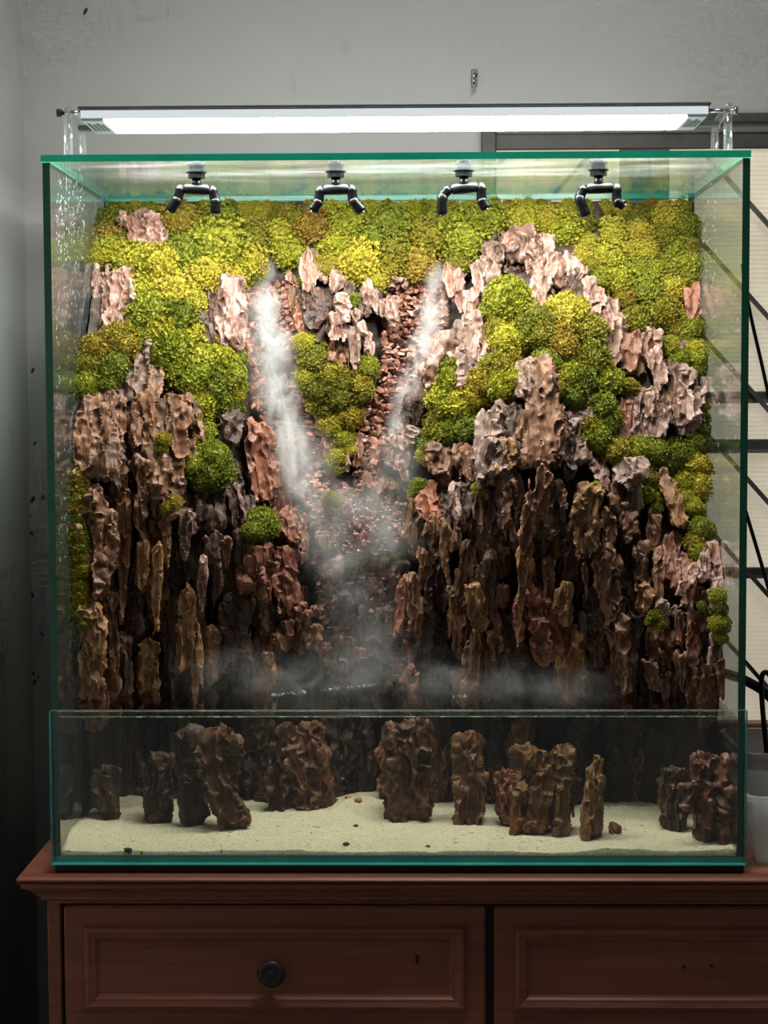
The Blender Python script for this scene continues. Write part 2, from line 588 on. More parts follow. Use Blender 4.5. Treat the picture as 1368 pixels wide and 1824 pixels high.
def sub(name, mb, mats, part, smooth=False):
    """a sub-part: part already carries the offset to world coordinates"""
    o = bpy.data.objects.new(name, mb.mesh(name, mats, smooth))
    COL.objects.link(o); o.parent = part
    return o


# ------------------------------------------------------------------ vectorised noise
def _h(ix, iy, iz, seed):
    with np.errstate(over='ignore'):
        h = (ix.astype(np.uint32) * np.uint32(374761393) + iy.astype(np.uint32) * np.uint32(668265263)
             + iz.astype(np.uint32) * np.uint32(2147483647) + np.uint32((seed * 1274126177) & 0xffffffff))
        h = (h ^ (h >> np.uint32(13))) * np.uint32(1274126177)
        h = (h ^ (h >> np.uint32(15))) * np.uint32(2246822519)
        h = h ^ (h >> np.uint32(16))
    return h


def vnoise(p, seed=0):
    i = np.floor(p).astype(np.int64); f = p - i
    f = f * f * (3 - 2 * f)
    r = 0
    for dx in (0, 1):
        for dy in (0, 1):
            for dz in (0, 1):
                h = _h(i[:, 0] + dx, i[:, 1] + dy, i[:, 2] + dz, seed).astype(np.float64) / 4294967295.0
                wx = f[:, 0] if dx else 1 - f[:, 0]; wy = f[:, 1] if dy else 1 - f[:, 1]; wz = f[:, 2] if dz else 1 - f[:, 2]
                r = r + h * wx * wy * wz
    return r * 2 - 1


def fbm(p, seed=0, oct=3):
    r = 0; a = 1.0; s = 0
    for o in range(oct):
        r = r + a * vnoise(p * (2 ** o), seed + o * 17); s += a; a *= 0.5
    return r / s


def worley(p, seed=0):
    i = np.floor(p).astype(np.int64)
    f1 = np.full(len(p), 9.0); f2 = np.full(len(p), 9.0); cid = np.zeros(len(p))
    for dx in (-1, 0, 1):
        for dy in (-1, 0, 1):
            for dz in (-1, 0, 1):
                cx, cy, cz = i[:, 0] + dx, i[:, 1] + dy, i[:, 2] + dz
                h = _h(cx, cy, cz, seed)
                jx = (h & np.uint32(1023)).astype(np.float64) / 1023
                jy = ((h >> np.uint32(10)) & np.uint32(1023)).astype(np.float64) / 1023
                jz = ((h >> np.uint32(20)) & np.uint32(1023)).astype(np.float64) / 1023
                d = (cx + jx - p[:, 0]) ** 2 + (cy + jy - p[:, 1]) ** 2 + (cz + jz - p[:, 2]) ** 2
                nearer = d < f1
                f2 = np.where(nearer, f1, np.minimum(f2, d))
                cid = np.where(nearer, (h >> np.uint32(7)).astype(np.float64) % 997 / 997, cid)
                f1 = np.where(nearer, d, f1)
    return np.sqrt(f1), np.sqrt(f2), cid


def np_mesh(name, V, Q, mats, smooth=True, tris=None):
    """mesh from numpy arrays: V (n,3), Q list of faces"""
    me = bpy.data.meshes.new(name)
    me.from_pydata(V.tolist(), [], Q)
    for mt in (mats if isinstance(mats, (list, tuple)) else [mats]):
        me.materials.append(mt)
    if smooth:
        me.polygons.foreach_set('use_smooth', np.ones(len(me.polygons), bool))
    me.update()
    return me


# ------------------------------------------------------------------ the room
Y_WALL = 0.66
corner = P(40, 120, Y_WALL)
XL = corner[0]
Z_FLOOR = -0.95
tag(MB().box(XL, 2.2, Y_WALL, Y_WALL + .1, Z_FLOOR, 2.5).build('wall_back', M['plaster']), 'grey plaster wall behind the tank, lightly stained', kind='structure')
tag(MB().box(XL - .1, XL, -1.6, Y_WALL + .1, Z_FLOOR, 2.5).build('wall_left', M['plaster']), 'grey plaster wall meeting the back wall in a corner', kind='structure')
tag(MB().box(XL - .1, 2.2, -1.6, Y_WALL + .1, Z_FLOOR - .05, Z_FLOOR).build('floor', M['floor']), 'dark floor under the cabinet', kind='structure')

# scattered dark flecks on the wall left of the tank
rng = random.Random(4)
fl = [(40, 160, 3), (58, 660, 5), (38, 752, 4), (62, 790, 4), (86, 760, 4), (58, 890, 6), (52, 920, 4), (76, 886, 4), (40, 952, 3), (56, 950, 4),
      (58, 1060, 5), (75, 1130, 4), (62, 1215, 5), (60, 1200, 4), (55, 1220, 4), (68, 1205, 3), (50, 1310, 3), (152, 20, 6), (14, 690, 3)]
for i, (fx, fy, r) in enumerate(fl):
    if fx < 44: continue
    c = P(fx, fy, Y_WALL - .0006); k = mpp(Y_WALL) * r
    a = rng.uniform(-.8, .8)
    vs = []
    for q in range(8):
        an = q / 8 * 6.283
        u, w_ = math.cos(an) * k * .5, math.sin(an) * k * 1.2
        vs.append((u * math.cos(a) - w_ * math.sin(a), 0, u * math.sin(a) + w_ * math.cos(a)))
    mb = MB(); mb.add(vs + [(x, .0006, z) for x, y, z in vs], [tuple(range(8)), tuple(range(15, 7, -1))] + [(q, q + 8, (q + 1) % 8 + 8, (q + 1) % 8) for q in range(8)])
    o = link_mesh('wall_fleck', mb.mesh('wall_fleck', M['pellet']), bpy.data.objects['wall_back'], c)

# window on the right
win = empty('window_1', P(1200, 700, Y_WALL))
tag(win, 'grey metal window with beige ribbed panes and diagonal bars', kind='structure')
k = mpp(Y_WALL)


def wbox(name, x0, y0, x1, y1, d0, d1, mat, parent=None, bev=.002):
    a = P(x0, y0, Y_WALL - d1); b = P(x1, y1, Y_WALL - d1)
    return MB().box(min(a[0], b[0]), max(a[0], b[0]), Y_WALL - d1, Y_WALL - d0, min(a[2], b[2]), max(a[2], b[2]), 0, bev).build(name, mat, parent)


WR = 1640
wbox('frame_rail', 858, 204, WR, 216, 0, .030, M['win_frame'], win)
wbox('frame_rail', 858, 216, WR, 234, 0, .022, M['win_rail'], win)
wbox('frame_rail', 858, 234, WR, 262, 0, .018, M['win_frame'], win)
wbox('frame_stile', 858, 234, 884, 1330, 0, .028, M['win_frame'], win)
wbox('frame_stile', WR - 26, 234, WR, 1330, 0, .028, M['win_frame'], win)
wbox('mullion', 1104, 250, 1186, 1330, 0, .016, M['win_frame'], win)
for (a, b) in ((699, 717), (784, 806), (1012, 1030)):
    wbox('cross_rail', 884, a, WR - 26, b, 0, .018, M['win_frame'], win)
    wbox('rail_bead', 884, b - 4, WR - 26, b - 1, .018, .021, M['win_rail'], win, 0)
for (xa, xb) in ((884, 1104), (1186, WR - 26)):
    for (a, b) in ((258, 699), (717, 784), (806, 1012), (1030, 1330)):
        wbox('pane', xa - 4, a - 4, xb + 4, b + 4, 0, .010, M['pane'], win, .001)
for yy in range(-60, 1300, 165):
    for side in (0, 1):
        xa, xb = ((884, 1104), (1186, WR - 26))[side]
        pts = []
        for i in range(13):
            x = xa + (xb - xa) * i / 12
            y = (yy + 260 + (x - 1337) * 1.12) if side else (yy + 110 - (x - 1104) * 1.12)
            if 262 < y < 1326:
                pts.append(P(x, y, Y_WALL - .026))
        if len(pts) > 1:
            a, b = pts[0], pts[-1]
            d = (b - a) / np.linalg.norm(b - a); n_ = np.array([-d[2], 0, d[0]]) * .0038
            e = np.array([0, .008, 0])
            vs = [a - n_ - e / 2, b - n_ - e / 2, b + n_ - e / 2, a + n_ - e / 2, a - n_ + e / 2, b - n_ + e / 2, b + n_ + e / 2, a + n_ + e / 2]
            MB().add(vs, [(0, 1, 2, 3), (7, 6, 5, 4), (0, 4, 5, 1), (1, 5, 6, 2), (2, 6, 7, 3), (3, 7, 4, 0)]).build('diagonal_bar', M['grille'], win)
wbox('window_sill', 850, 1290, WR + 8, 1345, -.0, .05, M['wood'], win, .004)

# hook on the wall
hk = empty('wall_hook', P(844, 140, Y_WALL))
tag(hk, 'small chrome hook fixed to the wall above the light', 'hook')
a = P(839, 124, Y_WALL); b = P(850, 155, Y_WALL)
MB().box(a[0], b[0], Y_WALL - .003, Y_WALL, b[2], a[2], 0, .001).build('hook_plate', M['chrome_dark'], hk)
pts = [P(844, 128, Y_WALL - .004), P(844, 128, Y_WALL - .014), P(844, 138, Y_WALL - .020), P(844, 148, Y_WALL - .018), P(845, 153, Y_WALL - .010), P(845, 150, Y_WALL - .005)]
MB().tube(pts, .0032, 10).build('hook_arm', M['chrome'], hk, True)
a = P(846, 135, Y_WALL)
MB().tube([a + [0, -.006, 0], a], .004, 12).build('screw', M['knob'], hk, True)

# ------------------------------------------------------------------ cabinet
Z_CAB = -0.0125
cab = empty('sideboard', (0.1, .25, Z_FLOOR))
tag(cab, 'reddish brown wooden sideboard with panelled drawers under the tank', 'sideboard')
YF = -0.035
xl_top = P(27, 1553, YF)[0]
XR_C = P(1735, 1553, YF)[0]
z1 = P(200, 1553, YF)[2]
Z_CAB = -0.0125


def zpx(py, y=YF):
    return P(684, py, y)[2]


tk = Z_CAB
MB().box(xl_top, XR_C, YF, Y_WALL - .01, tk - .008, tk, 0, .003).build('top', M['wood'], cab)
prof = [(0.0, tk - .008), (.006, tk - .012), (.006, tk - .017), (.018, tk - .024), (.026, tk - .034), (.030, tk - .036), (.030, tk - .040), (.038, tk - .044), (.038, tk - .048)]
mb = MB()
vs = []; fs = []
for (d, z) in prof:
    vs += [(xl_top + d, Y_WALL - .01, z), (xl_top + d, YF + d, z), (XR_C - d, YF + d, z), (XR_C - d, Y_WALL - .01, z)]
for i in range(len(prof) - 1):
    for k_ in range(3):
        fs.append((i * 4 + k_, i * 4 + k_ + 1, i * 4 + 4 + k_ + 1, i * 4 + 4 + k_))
mb.add(vs, fs)
mb.build('top_moulding', M['wood'], cab)
xb0 = P(84, 1640, YF + .04)[0]
xb1 = XR_C - .045
YB = YF + .040
MB().box(xb0, xb1, YB + .02, Y_WALL - .012, Z_FLOOR + .06, tk - .046).build('carcass', M['wood_dark'], cab)
MB().box(xb0, xb0 + .02, YB, Y_WALL - .012, Z_FLOOR + .06, tk - .047, 0, .002).build('side_panel', M['wood'], cab)
MB().box(xb1 - .02, xb1, YB, Y_WALL - .012, Z_FLOOR + .06, tk - .047, 0, .002).build('side_panel', M['wood'], cab)
xd = P(872, 1700, YB)[0]
MB().box(xd - .006, xd + .006, YB + .004, YB + .03, Z_FLOOR + .06, tk - .047, 0, .001).build('divider', M['wood_dark'], cab)
MB().box(xb0 - .012, xb1 + .012, YB - .01, Y_WALL - .012, Z_FLOOR, Z_FLOOR + .07, 0, .004).build('plinth', M['wood'], cab)


def drawer(xp0, xp1, yp0, yp1, knobs, right=False):
    a = P(xp0, yp0, YB - .010); b = P(xp1, yp1, YB - .010)
    x0, x1, z1_, z0 = a[0], b[0], a[2], b[2]
    yf = YB - .010
    d = MB().box(x0, x1, yf, YB + .019, z0, z1_, 0, .003).build('drawer', M['wood'], cab)
    # raised picture-frame moulding in four mitred lengths
    f0, f1 = .028, .052
    prf = [(f0, 0), (f0 + .003, -.007), (f0 + .008, -.009), (f0 + .014, -.006), (f0 + .018, -.0055), (f1 - .003, -.002), (f1, 0)]
    for side in range(4):
        vs = []
        for (q, h) in prf:
            c = [(x0 + q, z0 + q), (x1 - q, z0 + q), (x1 - q, z1_ - q), (x0 + q, z1_ - q)]
            p, r = c[side], c[(side + 1) % 4]
            vs += [(p[0], yf + h, p[1]), (r[0], yf + h, r[1])]
        fs = [(2 * i, 2 * i + 1, 2 * i + 3, 2 * i + 2) for i in range(len(prf) - 1)] + [(0, 2 * len(prf) - 2, 2 * len(prf) - 1, 1)]
        sub('frame_moulding', MB().add(vs, fs), M['wood'], d)
    for (kx, ky) in knobs:
        c = P(kx, ky, yf)
        sub('knob', MB().lathe([(.006, 0), (.006, -.008), (.009, -.011), (.0185, -.015), (.0205, -.019), (.019, -.023), (.013, -.026), (.012, -.0245), (.006, -.027), (.001, -.0275)], c, 'y', 28), M['knob'], d, True)
    return d


zb = 1806
d1 = drawer(113, 865, 1614, 1822 + 12, [(485, 1727)])
c = P(743, 1709, YB - .0105)
sub('knot', MB().box(c[0] - .0022, c[0] + .0022, c[1] - .0006, c[1] + .002, c[2] - .007, c[2] + .007, 0, .0005), M['wood_dark'], d1)
d2 = drawer(880, 1632, 1616, 1822 + 14, [])
for (hx, hy) in ((1219, 1722), (1267, 1720)):
    c = P(hx, hy, YB - .0105)
    sub('screw_hole', MB().lathe([(.0028, -.0005), (.0028, .003)], c, 'y', 12), M['wood_dark'], d2)
for row in (1, 2):
    o = .20 * row + .001
    for (xa, xb_) in ((113, 865), (880, 1632)):
        a = P(xa, 1614, YB - .010); b = P(xb_, 1834, YB - .010)
        h = a[2] - b[2]
        MB().box(a[0], b[0], YB - .01, YB + .019, b[2] - row * (h + .012), b[2] - row * (h + .012) + h, 0, .003).build('drawer', M['wood'], cab)

# ------------------------------------------------------------------ tank
tag(MB().box(-.497, .499, -.006, TANK_D + .01, Z_CAB, 0, 0, .002).build('tank_mat', M['black_rubber']), 'thin black foam mat between tank and sideboard', 'mat')
tank = empty('glass_tank', (0, .24, 0))
tag(tank, 'tall open-fronted glass tank holding the rock waterfall landscape', 'tank')
GT = .0105


def glass_box(name, x0, x1, y0, y1, z0, z1, mats, which, parent):
    """mats slot per face: which = (bottom, top, front, back, left, right)"""
    return MB().box(x0, x1, y0, y1, z0, z1, list(which)).build(name, mats, parent)


G = M['glass']; ES = M['edge_side']
for s in (-1, 1):
    xo, xi = s * .5, s * (.5 - GT)
    wl = (1, 1, 1, 1, 0, 2) if s < 0 else (1, 1, 1, 1, 2, 0)
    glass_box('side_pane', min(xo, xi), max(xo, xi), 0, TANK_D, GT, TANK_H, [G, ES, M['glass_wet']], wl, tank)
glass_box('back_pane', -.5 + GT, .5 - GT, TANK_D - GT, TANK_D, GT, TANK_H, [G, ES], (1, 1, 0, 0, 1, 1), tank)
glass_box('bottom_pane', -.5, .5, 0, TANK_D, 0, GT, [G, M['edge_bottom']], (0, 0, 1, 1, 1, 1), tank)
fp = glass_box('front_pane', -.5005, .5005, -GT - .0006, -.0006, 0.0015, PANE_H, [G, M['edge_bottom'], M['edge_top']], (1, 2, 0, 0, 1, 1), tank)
# front pane arris strips; light glowing in the glass edge painted as teal
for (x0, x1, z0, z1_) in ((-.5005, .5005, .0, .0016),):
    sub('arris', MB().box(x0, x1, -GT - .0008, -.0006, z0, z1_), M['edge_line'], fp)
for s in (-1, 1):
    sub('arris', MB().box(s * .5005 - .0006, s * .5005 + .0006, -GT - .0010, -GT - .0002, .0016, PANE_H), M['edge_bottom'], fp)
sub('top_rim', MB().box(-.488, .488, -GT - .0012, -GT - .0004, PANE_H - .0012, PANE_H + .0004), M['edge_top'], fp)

LID_X0, LID_X1 = P(72, 284, -.004)[0], P(1338, 277, -.004)[0]
Z_LID0 = TANK_H + .0004
Z_LID1 = Z_LID0 + .0098
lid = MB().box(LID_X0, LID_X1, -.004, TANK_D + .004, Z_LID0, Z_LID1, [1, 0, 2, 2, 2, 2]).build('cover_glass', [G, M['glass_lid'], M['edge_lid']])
tag(lid, 'wet glass lid with bright green edge lying on the tank', 'lid')

def droplets(label, side, rows):
    r = random.Random(side + 40)
    mb = MB()
    x = side * (.5 - GT)
    for (px0, px1, py0, py1, n) in rows:
        for _ in range(n):
            px, py = r.uniform(px0, px1), r.uniform(py0, py1)
            d = AX_R * ((px - IMW / 2) / F_PX) - AX_U * ((py - IMH / 2) / F_PX) + AX_D
            c = CAM + d * ((x - CAM[0]) / d[0])
            if not (.01 < c[1] < TANK_D - .02): continue
            rad = r.uniform(.0006, .0016); st = r.uniform(1, 3.2)
            vs = [(c[0] - side * rad * .7, c[1], c[2])]
            for (u, h) in ((.7, .5), (1, 0)):
                for q in range(8):
                    an = q * math.pi / 4
                    vs.append((c[0] - side * rad * h, c[1] + rad * u * math.cos(an), c[2] + rad * u * math.sin(an) * st))
            fs = [(0, 1 + q, 1 + (q + 1) % 8) for q in range(8)] + [(1 + q, 9 + q, 9 + (q + 1) % 8, 1 + (q + 1) % 8) for q in range(8)] + [tuple(range(16, 8, -1))]
            mb.add(vs, fs)
    tag(mb.build('droplets', M['droplet'], None, True), label, 'droplets', kind='stuff')


M['droplet'] = glass_mat('water_droplet', (0.85, 0.92, 0.90), 0.05, 0.16, (0.85, 0.97, 0.95), f0=0.10)
droplets('condensation droplets running down inside the left glass', -1, [(100, 150, 310, 480, 240), (100, 185, 320, 640, 160), (100, 140, 500, 1000, 120)])
droplets('condensation droplets inside the right glass', 1, [(1232, 1275, 300, 520, 140), (1240, 1320, 480, 1000, 110)])

# ------------------------------------------------------------------ LED lamp on acrylic legs
lamp = empty('aquarium_light', (0, .09, Z_LID1))
tag(lamp, 'long aluminium LED light bar glowing white above the lid', 'light')
YL0, YL1 = .035, .155
xa = P(141, 200, YL0)[0]; xb = P(1264, 195, YL0)[0]
zt = P(700, 191, YL0)[2]; zl = P(700, 208.5, YL0)[2]
MB().box(xa, xb, YL0 + .001, YL1, zl + .001, zt, 0, .002).build('housing', M['alu'], lamp)
MB().box(xa - .002, xb + .002, YL0 - .002, YL1 + .002, zt, zt + .004, 0, .001).build('top_cover', M['alu_dark'], lamp)
MB().box(xa + .002, xb - .002, YL0 - .0012, YL0 + .0008, zl + .0015, zt - .0015).build('added_front_glow', M['front_glow'], lamp)  # glowing strip added to imitate scattered LED light on the front face
xe0 = P(196, 220, .09)[0]; xe1 = P(1214, 216, .09)[0]
MB().box(xe0, xe1, YL0 + .008, YL1 - .006, zl - .003, zl + .001).build('led_lens', M['led'], lamp)
for (x0, x1) in ((xa + .003, xe0), (xe1, xb - .003)):
    pl = MB().box(x0, x1, YL0 + .001, YL1 - .002, zl - .003, zl + .001, 0, .001).build('end_plate', M['end_grey'], lamp)
    for q in range(4):
        sx = x0 + (x1 - x0) * (.2 + .2 * q)
        sub('vent_slot', MB().box(sx - .0022, sx + .0022, YL0 + .02 + .012 * (q % 2), YL1 - .035, zl - .0036, zl - .0028), M['slot'], pl)
for s, pxf, pxb, pxa in ((-1, 122, 147, 109), (1, 1296, 1256, 1306)):
    xf = P(pxf, 240, .05)[0]
    leg = MB().tube([(xf, .048, Z_LID1), (xf, .048, zt - .004)], .0062, 28).build('leg', M['acrylic'], lamp, True)
    xk = xf
    sub('rear_post', MB().tube([(xk, .155, Z_LID1), (xk, .155, zl - .006), (xk, .135, zl + .006), (xk, .060, zt - .002), (xk, .048, zt + .001)], .0058, 28), M['acrylic'], leg, True)
    sub('foot_bar', MB().box(xf - .007, xf + .007, .040, .165, Z_LID1, Z_LID1 + .005, 0, .001), M['acrylic'], leg)
    zz = P(pxa, 201 if s < 0 else 197, .05)[2]
    xo = P(pxa, 200, .05)[0]
    ax = MB().tube([((xa if s < 0 else xb), .05, zz), (xo, .05, zz)], .0032, 12).build('axle', M['chrome'], lamp, True)
    sub('axle_knob', MB().tube([(xo, .05, zz), (xo + s * .006, .05, zz)], .0058, 16), M['knob'] if s < 0 else M['chrome'], ax, True)
    cl_ = MB().box(min(xf, (xa if s < 0 else xb)), max(xf, (xa if s < 0 else xb)), .12, .134, zl - .002, zl + .006, 0, .001).build('clamp', M['alu_dark'], lamp)

# ------------------------------------------------------------------ four double mist nozzles under the lid
noz = [
    ('leftmost', 350, 306, [(322, 336), (316, 356), (302, 376)], [(378, 338), (384, 358), (384, 380)]),
    ('second', 598, 308, [(571, 338), (567, 360), (557, 376)], [(626, 336), (629, 358), (645, 377)]),
    ('third', 826, 306, [(798, 338), (788, 350), (787, 382)], [(857, 332), (858, 358), (866, 372)]),
    ('rightmost', 1066, 304, [(1040, 336), (1032, 352), (1044, 384)], [(1098, 334), (1099, 360), (1112, 366)]),
]
nlab = {'leftmost': 'leftmost double mist nozzle hanging under the lid, black', 'second': 'black double mist nozzle second from the tank\'s left side',
        'third': 'black double mist nozzle third from the tank\'s left side', 'rightmost': 'rightmost double mist nozzle hanging under the lid, black'}
for key, cx, cy, armL, armR in noz:
    Yn = .115
    c = P(cx, cy, Yn)
    nz = empty('mist_nozzle', (c[0], Yn, Z_LID0))
    tag(nz, nlab[key], 'nozzle', 'mist nozzles under the lid')
    z0 = Z_LID0
    bk = MB().lathe([(.0085, z0 - .0095), (.0125, z0 - .0090), (.0125, z0 - .001), (.0155, z0 - .001), (.0155, z0)], (c[0], Yn, 0), 'z', 8).build('bulkhead', M['black_plastic'], nz)
    sub('fitting', MB().lathe([(.010, Z_LID0), (.010, Z_LID1), (.014, Z_LID1), (.014, Z_LID1 + .004), (.006, Z_LID1 + .005), (.006, Z_LID1 + .012)], (c[0], Yn, 0), 'z', 14), M['black_plastic'], bk, True)
    zj = P(cx, (armL[0][1] + armR[0][1]) / 2, Yn)[2]
    MB().tube([(c[0], Yn, z0 - .008), (c[0], Yn, zj)], [.0065, .0065], 12).build('stem', M['black_plastic'], nz, True)
    aL = P(armL[0][0], armL[0][1], Yn); aR = P(armR[0][0], armR[0][1], Yn)
    cj = np.array([c[0], Yn, zj])
    MB().tube([aL, aL + (cj - aL) * .25, aL + (cj - aL) * .28, cj, aR + (cj - aR) * .28, aR + (cj - aR) * .25, aR], [.0058, .0058, .0080, .0083, .0080, .0058, .0058], 14).build('tee', M['black_plastic'], nz, True)
    for arm in (armL, armR):
        p0, p1, p2 = [P(x, y, Yn - .004 * i) for i, (x, y) in enumerate(arm)]
        up = (p0 - p1) / np.linalg.norm(p0 - p1)
        el = MB().tube([p0 + up * .004, p0 + (p1 - p0) * .1, p0 + (p1 - p0) * .3, p0 + (p1 - p0) * .34, p1 - (p1 - p0) * .1, p1], [.0060, .0078, .0078, .0068, .0078, .0066], 14).build('elbow', M['black_plastic'], nz, True)
        dr = p2 - p1; ln = np.linalg.norm(dr); dr /= ln
        tip = MB().tube([p1 - dr * .004, p1, p1 + dr * ln * .25, p1 + dr * ln * .3, p1 + dr * ln * .9, p1 + dr * ln * 1.0], [.0060, .0080, .0080, .0070, .0082, .0068], 14).build('spray_head', M['black_plastic'], nz, True)
        sub('orifice', MB().tube([p1 + dr * ln, p1 + dr * (ln + .003)], .0030, 10), M['chrome'], tip, True)

# ------------------------------------------------------------------ terrain depth inside the tank
TX = np.array([120, 250, 400, 480, 560, 650, 720, 800, 950, 1100, 1200, 1290], float)
TY = np.array([360, 450, 550, 650, 750, 850, 950, 1050, 1150, 1260, 1500], float)
TS = np.array([
    [.43, .43, .43, .435, .43, .43, .43, .43, .43, .43, .43, .43],
    [.34, .35, .37, .42, .39, .39, .40, .40, .34, .38, .39, .39],
    [.24, .28, .32, .39, .34, .34, .38, .35, .28, .33, .35, .34],
    [.20, .23, .28, .365, .33, .335, .36, .31, .22, .28, .31, .31],
    [.17, .17, .25, .345, .33, .335, .34, .28, .17, .24, .28, .29],
    [.13, .15, .21, .325, .31, .31, .31, .23, .16, .20, .25, .27],
    [.11, .15, .19, .29, .285, .28, .28, .20, .17, .18, .19, .18],
    [.11, .20, .25, .28, .29, .29, .28, .22, .20, .19, .15, .12],
    [.10, .24, .31, .28, .30, .30, .27, .26, .25, .23, .15, .10],
    [.10, .28, .35, .31, .31, .31, .27, .29, .30, .27, .17, .10],
    [.14, .22, .23, .24, .25, .25, .24, .23, .23, .22, .18, .14],
])


def S(px, py):
    i = int(np.clip(np.searchsorted(TX, px) - 1, 0, len(TX) - 2)); j = int(np.clip(np.searchsorted(TY, py) - 1, 0, len(TY) - 2))
    u = np.clip((px - TX[i]) / (TX[i + 1] - TX[i]), 0, 1); w_ = np.clip((py - TY[j]) / (TY[j + 1] - TY[j]), 0, 1)
    return float((TS[j, i] * (1 - u) + TS[j, i + 1] * u) * (1 - w_) + (TS[j + 1, i] * (1 - u) + TS[j + 1, i + 1] * u) * w_)


# core wall: a solid body with a rough front
XI = .5 - GT - .004
gx = np.arange(112, 1302, 4.5); gy = np.concatenate([np.arange(362, 1500, 5.0)])
V = np.array([P(x, y, min(.462, S(x, y) + (.028 if y < 650 else min(.055, .028 + (y - 650) * .00012)))) for y in gy for x in gx])
V[:, 0] = np.clip(V[:, 0], -XI, XI)
nx, ny = len(gx), len(gy)
sc = V * np.array([26, 26, 11.0])
f1, f2, _ = worley(sc + fbm(V * 20, 3)[:, None] * .5, 5)
g1, g2, _ = worley(V * np.array([70, 70, 34.0]), 8)
V[:, 1] += (.35 - f1) * -.030 * -1 + fbm(V * np.array([14, 14, 5.0]), 2, 3) * .018 - g1 * .014
V[:, 1] = np.clip(V[:, 1], .06, .466)
V[:, 2] = np.clip(V[:, 2], GT + .004, TANK_H - .003)
Vb = V.copy(); Vb[:, 1] = TANK_D - GT - .002
Q = []
for j in range(ny - 1):
    for i in range(nx - 1):
        a = j * nx + i
        Q.append((a, a + nx, a + nx + 1, a + 1))
off = nx * ny
ring = [i for i in range(nx)] + [j * nx + nx - 1 for j in range(1, ny)] + [(ny - 1) * nx + i for i in range(nx - 2, -1, -1)] + [j * nx for j in range(ny - 2, 0, -1)]
for q in range(len(ring)):
    a, b = ring[q], ring[(q + 1) % len(ring)]
    Q.append((a, b, b + off, a + off))
corners = [0, nx - 1, ny * nx - 1, (ny - 1) * nx]
Q.append(tuple(c + off for c in corners))
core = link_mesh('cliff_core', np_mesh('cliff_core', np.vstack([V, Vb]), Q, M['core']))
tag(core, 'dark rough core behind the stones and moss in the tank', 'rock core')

# ------------------------------------------------------------------ stones
_rs = [0]
STAT = {'v': 0}


def blade(A, B, w, dfrac, kind, rr, step=.0045):
    """closed angular splinter: convex many-sided section that twists and narrows along its length"""
    ln = np.linalg.norm(B - A); ax = (B - A) / ln
    dv = np.array([0, 1.0, 0]) - ax * ax[1]; dv /= np.linalg.norm(dv)
    wv = np.cross(ax, dv)
    npx = 20; nt_ = int(np.clip(ln / step, 8, 60))
    t = np.linspace(0, 1, nt_)
    K = rr.randint(5, 8)
    pk = np.sort(rr.uniform(0, 2 * np.pi, K) * .35 + np.arange(K) * 2 * np.pi / K * .9)
    dk = rr.uniform(.62, 1.0, K)
    a_, b_ = {'col': (.08, .16), 'spike': (.10, .85), 'peak': (.60, .14), 'boulder': (.30, .30), 'flat': (.05, .25)}[kind]
    a_ *= rr.uniform(.7, 1.3); b_ *= rr.uniform(.7, 1.15)
    pr = np.minimum(1, t / a_) ** .6 * np.minimum(1, (1 - t) / min(.95, b_)) ** .68
    pr = np.maximum(pr, .04)
    q = np.stack([t * ln / max(w, .012) * .8, np.zeros_like(t), np.zeros_like(t)], 1)
    sd = rr.randint(1, 99999)
    ph = np.linspace(0, 2 * np.pi, npx, endpoint=False)
    tw = fbm(q * .5 + 3, sd, 2) * .5
    cx = fbm(q * .7 + 7, sd + 1, 2) * w * .22; cd = fbm(q * .7 + 17, sd + 2, 2) * w * .14
    R = np.full((nt_, npx), 9.0)
    for k in range(K):
        dd = dk[k] * (1 + .38 * fbm(q * 1.3 + k * 5.1, sd + 3 + k, 3))
        c = np.cos(ph[None, :] - pk[k] - tw[:, None])
        R = np.minimum(R, np.where(c > .12, dd[:, None] / np.maximum(c, .12), 9.0))
    R = np.clip(R, .25, 1.5)
    x = R * np.cos(ph) * (w / 2) * pr[:, None] + cx[:, None]
    y = R * np.sin(ph) * (w / 2 * dfrac) * pr[:, None] + cd[:, None]
    pos = A + (t * ln)[:, None, None] * ax + x[:, :, None] * wv + y[:, :, None] * dv
    Vv = np.vstack([pos.reshape(-1, 3), pos[0].mean(0) - ax * w * .03, pos[-1].mean(0) + ax * w * .06])
    n = nt_ * npx; F = []
    for j in range(nt_ - 1):
        b0 = j * npx; b1 = b0 + npx
        F += [(b0 + i, b0 + (i + 1) % npx, b1 + (i + 1) % npx, b1 + i) for i in range(npx)]
    F += [(n, (i + 1) % npx, i) for i in range(npx)]
    b0 = n - npx
    F += [(n + 1, b0 + i, b0 + (i + 1) % npx) for i in range(npx)]
    return Vv, F


PENDING = []


